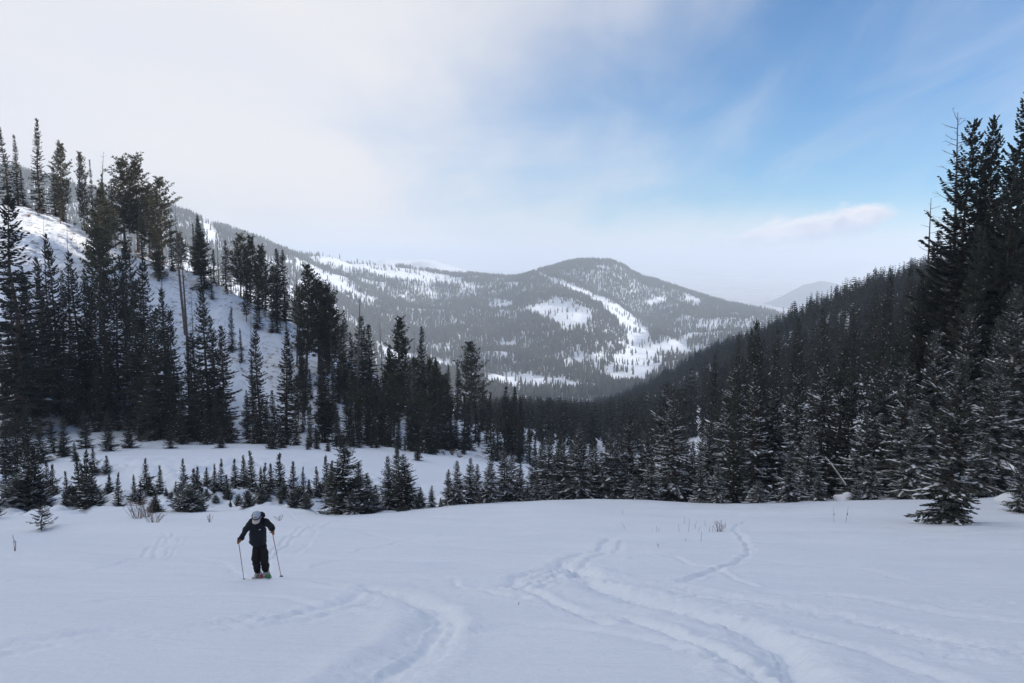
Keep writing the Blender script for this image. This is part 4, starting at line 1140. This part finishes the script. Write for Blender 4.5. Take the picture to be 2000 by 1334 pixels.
st = [(1327,1030,.35,-.05,0),(1337,1024,.28,0,0),(1345,1031,.55,.03,0),(1357,1028,.3,.08,0),(1364,1030,.22,.1,0),(1378,1026,.2,-.05,0),(1418,1028,.25,-.04,0),(1222,1028,.25,-.2,0),(1287,1068,.16,-.08,1),(1369,1056,.32,.02,0),(1385,1042,.2,.03,0),(1392,1040,.2,-.02,0),(1275,1032,.14,-.06,0),(1283,1038,.2,-.02,0),(1286,1030,.18,.04,0),(1216,1005,.2,.02,0),(1629,1022,.55,-.06,1),(1652,1022,.6,.08,1),(1339,1058,.12,0,0),(1012,1180,.05,.02,0)]
names = ['short','thin','tall','slanting','bent','short leaning','dark','almost flat','broken','straight','upright','small','faint','wispy','crooked','lonely','seed headed left','seed headed right','stubby','tiny']
for i, (a, b, c, d, e) in enumerate(st):
    stalk(a, b, c*1.2, d, '%s dry brown stalk sticking out of the snow before the right wood' % names[i], e)

def log(p0, p1, r, label, snow=True, name='fallen_log'):
    """px,py,y for both ends"""
    def w3(p): return Vector((float(uval(p[0], p[1]))*p[2], p[2], float(ratio(p[1]))*p[2]))
    a, c = w3(p0), w3(p1); e = bpy.data.objects.new(name, None); COL.objects.link(e); e.location = a
    tag(e, label, 'log', 'fallen trunks in the right wood')
    d = c-a; b = Bld(); rnd = random.Random(int(p0[0]))
    b.tube([d*t+Vector((0, 0, math.sin(t*3)*.05)) for t in (0, .25, .5, .75, 1)], [r, r*.9, r*.8, r*.6, r*.35], 8)
    for i in range(5):
        s = d*rnd.uniform(.2, .95); b.tube([s, s+Vector((rnd.uniform(-.3, .3), rnd.uniform(-.3, .3), rnd.uniform(.2, .5)))], [r*.25, .01], 4, False)
    o = bpy.data.objects.new('trunk', b.mesh('log', [DEAD])); COL.objects.link(o); o.parent = e
    if snow:
        s = Bld(); s.tube([d*t+Vector((0, 0, r*.75)) for t in (.02, .2, .45, .7, .9)], [r*.5, r*1.05, r*1.15, r*.9, r*.2], 8)
        o = bpy.data.objects.new('snow_cap', s.mesh('log_snow', [CLUMP])); COL.objects.link(o); o.parent = e
log((1652,948,46),(1612,892,48), .07, 'thin broken trunk leaning in the gap of the right wood', snow=False)
log((2012,948,43.2),(1966,904,44.4), .11, 'thick snow covered log lying above the snowfield at the right edge')
log((1962,962,41),(1925,950,42), .04, 'thin pale branch lying on the snow right of the lone spruce', snow=False)
0 and log((1690,895,50),(1672,880,51), .05, 'short bare broken bough deep in the right wood')
log((745,1035/1.0,0.1+41),(744,1034,41.05), .01, 'x') if False else None
def boulder(px, py, y, rx, ry, rz, label, seed, name='snow_mound', m=None):
    x = float(uval(px, py))*y; z = Hs(x, y); me = bpy.data.meshes.new(name)
    import bmesh
    bm = bmesh.new(); bmesh.ops.create_icosphere(bm, subdivisions=3, radius=1)
    for v in bm.verts:
        k = 1+.35*mnoise.noise(v.co*1.3+Vector((seed*3.1, 0, 0))); v.co = Vector((v.co.x*rx*k, v.co.y*ry*k, v.co.z*rz*k))
    bm.to_mesh(me); bm.free(); me.materials.append(m or CLUMP)
    for p in me.polygons: p.use_smooth = True
    o = bpy.data.objects.new(name, me); COL.objects.link(o); o.location = (x, y, z+rz*.15)
    tag(o, label, 'snow mound', 'snow mounds')
boulder(1655, 950, 47, .7, .6, .45, 'round pillow of snow by the thin broken trunk in the gap', 1)
boulder(1985, 945, 41.5, .9, .8, .5, 'rounded snow heap under the thick log at the right edge', 2)

# brush on the left face
def brush():
    n = 1500; x, y = scatter(n, 96, 190, 0, 900); z = H(x, y); nn = fbm(x/9., y/9., 201, 3)
    k = (nn > .02) & (z > -26); x, y, z = x[k], y[k], z[k]
    protos = []
    for s in range(3):
        rnd = random.Random(s); K = []
        for i in range(26):
            a = rnd.uniform(0, 6.28); el = rnd.uniform(.3, 1.4); d = (math.cos(a)*math.cos(el), math.sin(a)*math.cos(el), math.sin(el))
            sd = nrm(cross(d, (rnd.uniform(-1, 1), rnd.uniform(-1, 1), .3))); K.append((0, 0, -.05, *d, *sd, rnd.uniform(.35, .8), .035))
        protos.append(kites('brush', K, [TWIG]))
    n = len(x); sc = rg.uniform(.4, 1.5, n)
    wood('hillside_brush', 'dry brush and grass tufts poking through snow on the left slope', np.stack([x, y, z, sc, sc*1.2, rg.uniform(0, 6.28, n), rg.integers(0, 3, n)], 1), protos)
brush()

# ------------------------------------------------------------------ the skier
def plainmat(name, col, rough=.8, vary=.25, scale=14, metal=0):
    def fn(K, b, nt):
        p = K.n('ShaderNodeTexCoord').outputs['Object']; n = K.noise(p, scale, 4, .6)
        c2 = tuple(min(1, c*(1+vary)+.004) for c in col)
        link(nt, K.mix(n, tuple(c*(1-vary) for c in col), c2), b.inputs['Base Color'])
        b.inputs['Specular IOR Level'].default_value = .2; b.inputs['Roughness'].default_value = rough; b.inputs['Metallic'].default_value = metal
        link(nt, K.n('ShaderNodeBump', {'Height': n, 'Strength': .35, 'Distance': .02}).outputs[0], b.inputs['Normal'])
    return mat(name, fn)
M_JKT = plainmat('navy_jacket', (.007, .009, .016), .7)
M_TRS = plainmat('black_trousers', (.010, .0095, .012), .8)
M_SKIN = plainmat('skin', (.50, .30, .22), .5, .1)
M_CAP = plainmat('pale_cap', (.36, .42, .50), .8, .15)
M_BRIM = plainmat('cap_brim', (.55, .50, .46), .8, .15)
M_GLV = plainmat('tan_glove', (.28, .13, .045), .7)
M_BOOT = plainmat('boot_shell', (.45, .45, .45), .4)
M_BLK = plainmat('black_plastic', (.012, .012, .013), .5)
M_RED = plainmat('red_paint', (.35, .03, .035), .4)
M_OLV = plainmat('olive_paint', (.13, .14, .07), .4)
M_GRN = plainmat('green_plastic', (.03, .30, .05), .4)
M_SKI = plainmat('ski_top', (.30, .30, .30), .4, .5, 30)
M_HAIR = plainmat('brown_hair', (.05, .03, .02), .8)
SKX, SKY = ground_pt(511.5, 1131); SKZ = Hs(SKX, SKY)+.05
SLOPE = (Hs(SKX, SKY+1)-Hs(SKX, SKY-1))/2
KP = .01146/7.85
def sk(zx, zy, yo):
    a = (1165-zy)*KP
    return Vector(((zx-640)*KP*(1+yo/SKY)+yo*SKX/SKY, yo, (a-.347*yo*1.0)/.938 if yo < 0 else (a-.347*yo)/.938))
def skin(name, verts, edges, radii, m, root=0, sub=2, parent=None):
    me = bpy.data.meshes.new(name); me.from_pydata([tuple(v) for v in verts], edges, []); me.update()
    o = bpy.data.objects.new(name, me); COL.objects.link(o)
    md = o.modifiers.new('skin', 'SKIN'); md.use_smooth_shade = True; md.branch_smoothing = .5
    sv = me.skin_vertices[0].data
    for i, r in enumerate(radii):
        sv[i].radius = r if isinstance(r, tuple) else (r, r)
        sv[i].use_root = (i == root)
    s = o.modifiers.new('sub', 'SUBSURF'); s.levels = sub; s.render_levels = sub
    dg = bpy.context.evaluated_depsgraph_get(); dg.update()
    me2 = bpy.data.meshes.new_from_object(o.evaluated_get(dg))
    bpy.data.objects.remove(o)
    me2.materials.clear(); me2.materials.append(m)
    for p in me2.polygons: p.use_smooth = True
    o = bpy.data.objects.new(name, me2); COL.objects.link(o)
    if parent: o.parent = parent
    return o
person = bpy.data.objects.new('person', None); COL.objects.link(person); person.location = (SKX, SKY, SKZ)
tag(person, 'skier in black jacket and trousers with pale cap, head bowed, walking uphill on skis', 'person')
# joints (y negative = towards the camera)
hipL, hipR = sk(572, 665, .02), sk(668, 665, .02)
kneeL, kneeR = sk(556, 890, -.10), sk(690, 890, -.06)
ankL, ankR = sk(580, 1085, .04), sk(706, 1075, .10)
pelvis = (hipL+hipR)/2+Vector((0, 0, .05)); 
chest = sk(605, 430, -.22); neck = sk(605, 320, -.34); waist = sk(605, 560, -.08)
shL, shR = sk(510, 345, -.30), sk(715, 330, -.28)
elL, elR = sk(420, 455, -.30), sk(800, 400, -.34)
wrL, wrR = sk(345, 585, -.42), sk(822, 455, -.48)
head0 = sk(600, 275, -.43)
handL, handR = sk(320, 620, -.46), sk(825, 495, -.50)
# body: one continuous surface
bv = [pelvis, waist, chest, neck, head0+Vector((0, .02, -.03)), shL, elL, wrL, handL, shR, elR, wrR, handR, hipL, kneeL, ankL, hipR, kneeR, ankR]
be = [(0,1),(1,2),(2,3),(3,4),(2,5),(5,6),(6,7),(7,8),(2,9),(9,10),(10,11),(11,12),(0,13),(13,14),(14,15),(0,16),(16,17),(17,18)]
br_ = [.06, .06, .06, .05, .06, .04, .035, .028, .026, .04, .035, .028, .026, .06, .045, .035, .06, .045, .035]
body = skin('body', bv, be, br_, M_SKIN, 0, 1, person)
# jacket over torso and arms
j0 = sk(597, 640, .0)
upc = chest.lerp(neck, .55)+Vector((0, .03, .02))
jv = [j0, j0.lerp(chest, .5), j0.lerp(chest, .95), upc, neck+Vector((0, .08, .0)), shL, (shL+elL)/2, elL, wrL, shR, (shR+elR)/2, elR, wrR]
je = [(0,1),(1,2),(2,3),(3,4),(3,5),(5,6),(6,7),(7,8),(3,9),(9,10),(10,11),(11,12)]
jr = [(.205, .16), (.20, .165), (.205, .17), (.165, .15), (.10, .10), .105, .085, .070, .055, .095, .085, .075, .058]
jacket = skin('jacket', jv, je, jr, M_JKT, 1, 2, person)
def fold(o, amp, sc):
    me = o.data; me.update()
    for v in me.vertices:
        n = v.normal; k = mnoise.noise(Vector((v.co.x*sc, v.co.y*sc, v.co.z*sc*1.8)))+.5*mnoise.noise(v.co*sc*2.3)
        v.co += n*k*amp
fold(jacket, .02, 7)
tv = [pelvis+Vector((0, 0, .05)), pelvis-Vector((0, 0, .06)), hipL-Vector((0, 0, .06)), (hipL+kneeL)/2, kneeL, (kneeL+ankL)/2, ankL+Vector((0, 0, .03)), hipR-Vector((0, 0, .06)), (hipR+kneeR)/2, kneeR, (kneeR+ankR)/2, ankR+Vector((0, 0, .03))]
te = [(0,1),(1,2),(2,3),(3,4),(4,5),(5,6),(1,7),(7,8),(8,9),(9,10),(10,11)]
trr = [(.165, .13), (.15, .13), .10, .105, .098, .088, .082, .10, .105, .098, .090, .085]
trousers = skin('trousers', tv, te, trr, M_TRS, 0, 2, person); fold(trousers, .022, 8)
def blob(name, c, r, m, parent, rot=(0, 0, 0), seg=20, cut=None, tweak=None):
    import bmesh
    me = bpy.data.meshes.new(name); bm = bmesh.new(); bmesh.ops.create_uvsphere(bm, u_segments=seg, v_segments=seg//2+2, radius=1)
    if cut is not None: bmesh.ops.delete(bm, geom=[v for v in bm.verts if v.co.z < cut], context='VERTS')
    R_ = Matrix.Rotation(rot[2], 3, 'Z') @ Matrix.Rotation(rot[1], 3, 'Y') @ Matrix.Rotation(rot[0], 3, 'X')
    for v in bm.verts:
        co = Vector((v.co.x*r[0], v.co.y*r[1], v.co.z*r[2]))
        if tweak: co = tweak(co)
        v.co = R_ @ co + c
    bm.to_mesh(me); bm.free(); me.materials.append(m)
    for p in me.polygons: p.use_smooth = True
    o = bpy.data.objects.new(name, me); COL.objects.link(o); o.parent = parent; return o
HB = math.radians(38)        # the head is bowed forward
def headtweak(co):           # narrower chin, a nose and brow ridge
    z = co.z; x = co.x*(1-.28*max(0, -z/.12)); y = co.y
    if y < 0: y -= .022*math.exp(-((x/.014)**2))*math.exp(-(((z+.015)/.03)**2)); y += .008*math.exp(-(((abs(x)-.03)/.014)**2))*math.exp(-(((z-.015)/.014)**2))
    return Vector((x, y, z))
head = blob('head', head0, (.078, .098, .120), M_SKIN, person, (HB, 0, 0), 28, tweak=headtweak)
Rh = Matrix.Rotation(HB, 3, 'X')
def hp(x, y, z): return head0+Rh @ Vector((x, y, z))
for s in (-1, 1):
    ey = blob('eye', hp(s*.03, -.087, .015), (.011, .008, .008), M_BLK, head, seg=10)
    blob('ear', hp(s*.079, .005, 0), (.012, .022, .032), M_SKIN, head, (HB, 0, 0), 10)
blob('mouth', hp(0, -.092, -.055), (.024, .006, .006), M_RED, head, (HB, 0, 0), 10)
blob('hair', hp(0, .015, .01), (.084, .096, .118), M_HAIR, person, (HB, 0, 0), 20, cut=-.1, tweak=lambda c: Vector((c.x, max(c.y, -.02), c.z)))
cap = blob('cap', hp(0, 0, .032), (.092, .112, .105), M_CAP, person, (HB, 0, 0), 24, cut=-.05)
bb = Bld()
import bmesh
def brim():
    me = bpy.data.meshes.new('brim'); V = []; Fc = []
    n = 12
    for j in range(2):
        for i in range(n+1):
            t = -1+2*i/n; a = t*1.0
            x0_ = .088*math.sin(a*1.35); y0_ = -.10*math.cos(a*1.1)-.0
            x1_ = .078*math.sin(a*1.35); y1_ = -.105-.085*math.cos(a*1.25)
            for (xx, yy_, zz_) in ((x0_, y0_, .034-.015*t*t), (x1_, y1_, .02-.02*t*t)):
                V.append(hp(xx, yy_, zz_-.006*j))
    k = 2*(n+1)
    for i in range(n):
        a = 2*i; Fc.append((a, a+1, a+3, a+2)); Fc.append((k+a, k+a+2, k+a+3, k+a+1)); Fc.append((a+1, k+a+1, k+a+3, a+3))
    me.from_pydata([tuple(v) for v in V], [], Fc); me.materials.append(M_BRIM)
    for p in me.polygons: p.use_smooth = True
    o = bpy.data.objects.new('brim', me); COL.objects.link(o); o.parent = cap
brim()
blob('cap_patch', hp(0, -.082, .098), (.032, .018, .022), plainmat('brown_patch', (.20, .12, .07)), cap, (HB+.6, 0, 0), 12)
# goggles strap across the cap
st_ = Bld(); st_.tube([hp(.095*math.sin(a), -.115*math.cos(a), .058) for a in np.linspace(-2.2, 2.2, 14)], [.012]*14, 6)
o = bpy.data.objects.new('goggle_strap', st_.mesh('strap', [M_BLK])); COL.objects.link(o); o.parent = cap
# hood lying behind the neck
hd = blob('hood', neck+Vector((.01, .06, .09)), (.135, .10, .10), M_JKT, person, (.5, 0, 0), 18, tweak=lambda c: Vector((c.x, c.y, c.z-.04*math.exp(-(c.x/.05)**2)))); fold(hd, .015, 14)
# collar
cb = Bld(); cb.tube([neck+Vector((.095*math.cos(a), .01+.08*math.sin(a), .02+.02*math.sin(a))) for a in np.linspace(0, 6.283, 15)], [.032]*15, 8, False)
o = bpy.data.objects.new('collar', cb.mesh('collar', [M_JKT])); COL.objects.link(o); o.parent = person
# hem and cuffs, zip
hb = Bld(); c0 = sk(597, 622, .0); hb.tube([c0+Vector((.175*math.cos(a), .14*math.sin(a), .0)) for a in np.linspace(0, 6.283, 22)], [.022]*22, 8, False)
o = bpy.data.objects.new('hem', hb.mesh('hem', [M_JKT])); COL.objects.link(o); o.parent = jacket
lb_ = Bld(); lb_.tube([chest+Vector((.075, -.165, .02)), chest+Vector((.115, -.16, .025))], [.012, .012], 6)
o = bpy.data.objects.new('logo', lb_.mesh('logo', [M_BOOT])); COL.objects.link(o); o.parent = jacket
# chest strap and hip belt buckle of the jacket
# gloves: palm, four fingers curled round the grip, thumb
def glove(hand, wrist, sgn):
    d = (hand-wrist).normalized(); fwd = Vector((0, -1, -.25)).normalized(); side = Vector((-sgn, 0, 0))
    vs = [wrist, hand, hand+d*.03]; es = [(0, 1), (1, 2)]; rs = [.036, (.042, .034), .034]
    g = skin('glove', vs, es, rs, M_GLV, 0, 1, person)
    grip = hand+d*.035
    for k in range(4):
        base = hand+Vector((0, 0, .028-.020*k))+Vector((-sgn*-.034, 0, 0))
        L = (.040, .045, .042, .034)[k]
        p0 = base; p1 = p0+fwd*L; p2 = p1+side*L*.8; p3 = p2-fwd*L*.7
        skin('finger', [p0, p1, p2, p3], [(0, 1), (1, 2), (2, 3)], [.0125, .012, .0115, .010], M_GLV, 0, 1, g)
    t0 = hand+Vector((-sgn*.01, 0, .02)); skin('thumb', [t0, t0+fwd*.035+side*.02, t0+fwd*.045+side*.045+Vector((0, 0, .012))], [(0, 1), (1, 2)], [.015, .014, .012], M_GLV, 0, 1, g)
    cf = Bld(); cf.tube([wrist-d*.05, wrist-d*.01, wrist+d*.02], [.060, .062, .050], 12, False)
    o = bpy.data.objects.new('cuff', cf.mesh('cuff', [M_JKT])); COL.objects.link(o); o.parent = jacket
glove(handL, wrL, -1); glove(handR, wrR, 1)
# boots
def boot(ank, gaiter=False):
    x, y = ank.x, ank.y; z = ank.z; gz = SLOPE*y+.045
    b = Bld()
    b.tube([(x, y+.01, z+.05), (x, y+.0, z-.02), (x, y-.02, gz+.05)], [.066, .062, .058], 12, False)
    o = bpy.data.objects.new('boot', b.mesh('boot', [M_BOOT])); COL.objects.link(o); o.parent = person
    blob('boot_toe', Vector((x, y-.06, gz+.045)), (.052, .15, .055), M_BOOT, o, (math.atan(SLOPE), 0, 0), 14)
    for k in range(3):
        c = Bld(); zz = z+.03-.05*k; c.tube([Vector((x+.066*math.sin(a), y-.066*math.cos(a), zz)) for a in np.linspace(-1.6, 1.6, 8)], [.007]*8, 4)
        q = bpy.data.objects.new('buckle', c.mesh('buckle', [M_BLK])); COL.objects.link(q); q.parent = o
boot(ankL); boot(ankR)
# skis: long boards, tips turned up, bindings
def ski(x, y, tipc, label, yaw, heel):
    e = bpy.data.objects.new('ski', None); COL.objects.link(e); e.location = (SKX+x, SKY+y, SKZ+SLOPE*y+.0)
    e.rotation_euler = (math.atan(SLOPE), 0, yaw); tag(e, label, 'ski', 'pair of skis under the skier')
    V = []; Fc = []; n = 26
    for i in range(n+1):
        t = i/n; yy = .80-1.68*t; w = .052+.010*math.cos(2*math.pi*t)+(0 if t < .9 else -.5*(t-.9))
        w = max(w, .012); zz = .13*max(0, (t-.84)/.16)**2+.02*max(0, (.06-t)/.06)
        V += [(-w, yy, zz), (w, yy, zz), (w, yy, zz+.014), (-w, yy, zz+.014)]
    for i in range(n):
        a = 4*i; b_ = a+4
        Fc += [(a, a+1, b_+1, b_), (a+2, a+3, b_+3, b_+2), (a+1, a+2, b_+2, b_+1), (a+3, a, b_, b_+3)]
    Fc += [(0, 3, 2, 1), (4*n, 4*n+1, 4*n+2, 4*n+3)]
    me = bpy.data.meshes.new('ski'); me.from_pydata(V, [], Fc); me.materials.append(M_SKI); me.update()
    o = bpy.data.objects.new('ski_board', me); COL.objects.link(o); o.parent = e
    t = Bld(); t.tube([(0, -.56, .018), (0, -.66, .03), (0, -.78, .075), (0, -.84, .115)], [.030, .034, .034, .02], 8)
    o = bpy.data.objects.new('tip_stripe', t.mesh('tip', [tipc])); COL.objects.link(o); o.parent = e; o.scale = (1.2, 1, .5); o.location.z = .012
    bd = Bld(); bd.tube([(0, -.20, .03), (0, -.08, .045)], [.035, .04], 8); bd.tube([(0, .14, .03), (0, .22, .05)], [.04, .03], 8)
    o = bpy.data.objects.new('binding', bd.mesh('binding', [heel])); COL.objects.link(o); o.parent = e
ski(ankL.x-.005, ankL.y, M_RED, 'ski under the skier on the picture left, grey with a red spot', .42, M_BLK)
ski(ankR.x+.01, ankR.y, M_GRN, 'ski under the skier on the picture right, with bright green binding', .38, M_GRN)
tb = blob('binding_toe', Vector((0, 0, 0)), (.05, .07, .04), M_GRN, bpy.data.objects['ski.001']); tb.location = (0, -.12, .05)
# poles
def pole(top, bot, col, label):
    e = bpy.data.objects.new('ski_pole', None); COL.objects.link(e); e.location = person.location
    tag(e, label, 'ski pole', 'ski poles held by the skier')
    d = (bot-top).normalized()
    for nm, p0, p1, r0, r1, m in (('shaft', top, bot, .0085, .0065, col), ('grip', top-d*.07, top+d*.09, .017, .015, M_BLK)):
        b = Bld(); b.tube([p0, p1], [r0, r1], 8); o = bpy.data.objects.new(nm, b.mesh(nm, [m])); COL.objects.link(o); o.parent = e
    p = bot-d*.07; b = Bld(); b.tube([p, p+d*.012], [.045, .035], 14); o = bpy.data.objects.new('basket', b.mesh('basket', [M_BLK])); COL.objects.link(o); o.parent = e
    b = Bld(); c = top-d*.02; b.tube([c+Vector((0, .01, .03)), c+Vector((.03, .04, .0)), c+Vector((.02, .05, -.07)), c+Vector((0, .02, -.09))], [.006]*4, 5); o = bpy.data.objects.new('wrist_strap', b.mesh('strap', [M_BLK])); COL.objects.link(o); o.parent = e
def gsk(zx, zy):
    """point on the snow seen at that place of the skier's picture"""
    px, py = 430+zx/7.85, 980+zy/7.85; x, y = ground_pt(px, py)
    return Vector((x-SKX, y-SKY, Hs(x, y)-SKZ-.04))
pole(handL+Vector((-.012, -.03, .03)), gsk(368, 1172), M_OLV, 'thin olive ski pole in the hand on the picture left')
pole(handR+Vector((0, -.03, .03)), gsk(938, 1102), M_RED, 'thin red ski pole in the hand on the picture right')

# ------------------------------------------------------------------ snow flakes drifting in the air
def flakes():
    n = 420; V = []; T = []
    r2 = random.Random(3)
    for i in range(n):
        y = r2.uniform(9, 36); x = r2.uniform(-.72, .72)*y; gz = float(fg(np.array(y)))
        z = r2.uniform(gz+.2, -.01*y); s = r2.choice((.004, .005, .006, .007)); o = len(V)
        for a in ((1,0,0),(-1,0,0),(0,1,0),(0,-1,0),(0,0,1),(0,0,-1)): V.append((x+a[0]*s, y+a[1]*s, z+a[2]*s*1.2))
        for f in ((0,2,4),(2,1,4),(1,3,4),(3,0,4),(2,0,5),(1,2,5),(3,1,5),(0,3,5)): T.append(tuple(o+k for k in f))
    o = bpy.data.objects.new('snow_flakes', mesh_from('snow_flakes', np.array(V), [T], [CLUMP])); COL.objects.link(o)
    tag(o, 'small white snow flakes drifting in the air over the snowfield', kind='stuff')
flakes()

# ------------------------------------------------------------------ haze
def haze(density, col):
    V = [(x, y, z) for x in (-44000, 46000) for y in (-700, 64000) for z in (-640, 205)]
    Fc = [(0, 1, 3, 2), (4, 6, 7, 5), (0, 4, 5, 1), (2, 3, 7, 6), (0, 2, 6, 4), (1, 5, 7, 3)]
    me = bpy.data.meshes.new('haze'); me.from_pydata(V, [], Fc); me.update()
    m = bpy.data.materials.new('haze'); m.use_nodes = True; nt = m.node_tree; nt.nodes.clear(); K = NT(nt)
    o_ = K.n('ShaderNodeOutputMaterial')
    v = K.n('ShaderNodeVolumePrincipled', {'Color': (*col, 1), 'Density': density, 'Anisotropy': .2})
    nt.links.new(v.outputs[0], o_.inputs['Volume'])
    me.materials.append(m)
    o = bpy.data.objects.new('haze', me); COL.objects.link(o); tag(o, 'pale winter haze filling the valley air', kind='stuff')
haze(.00019, (.82, .90, 1.0))
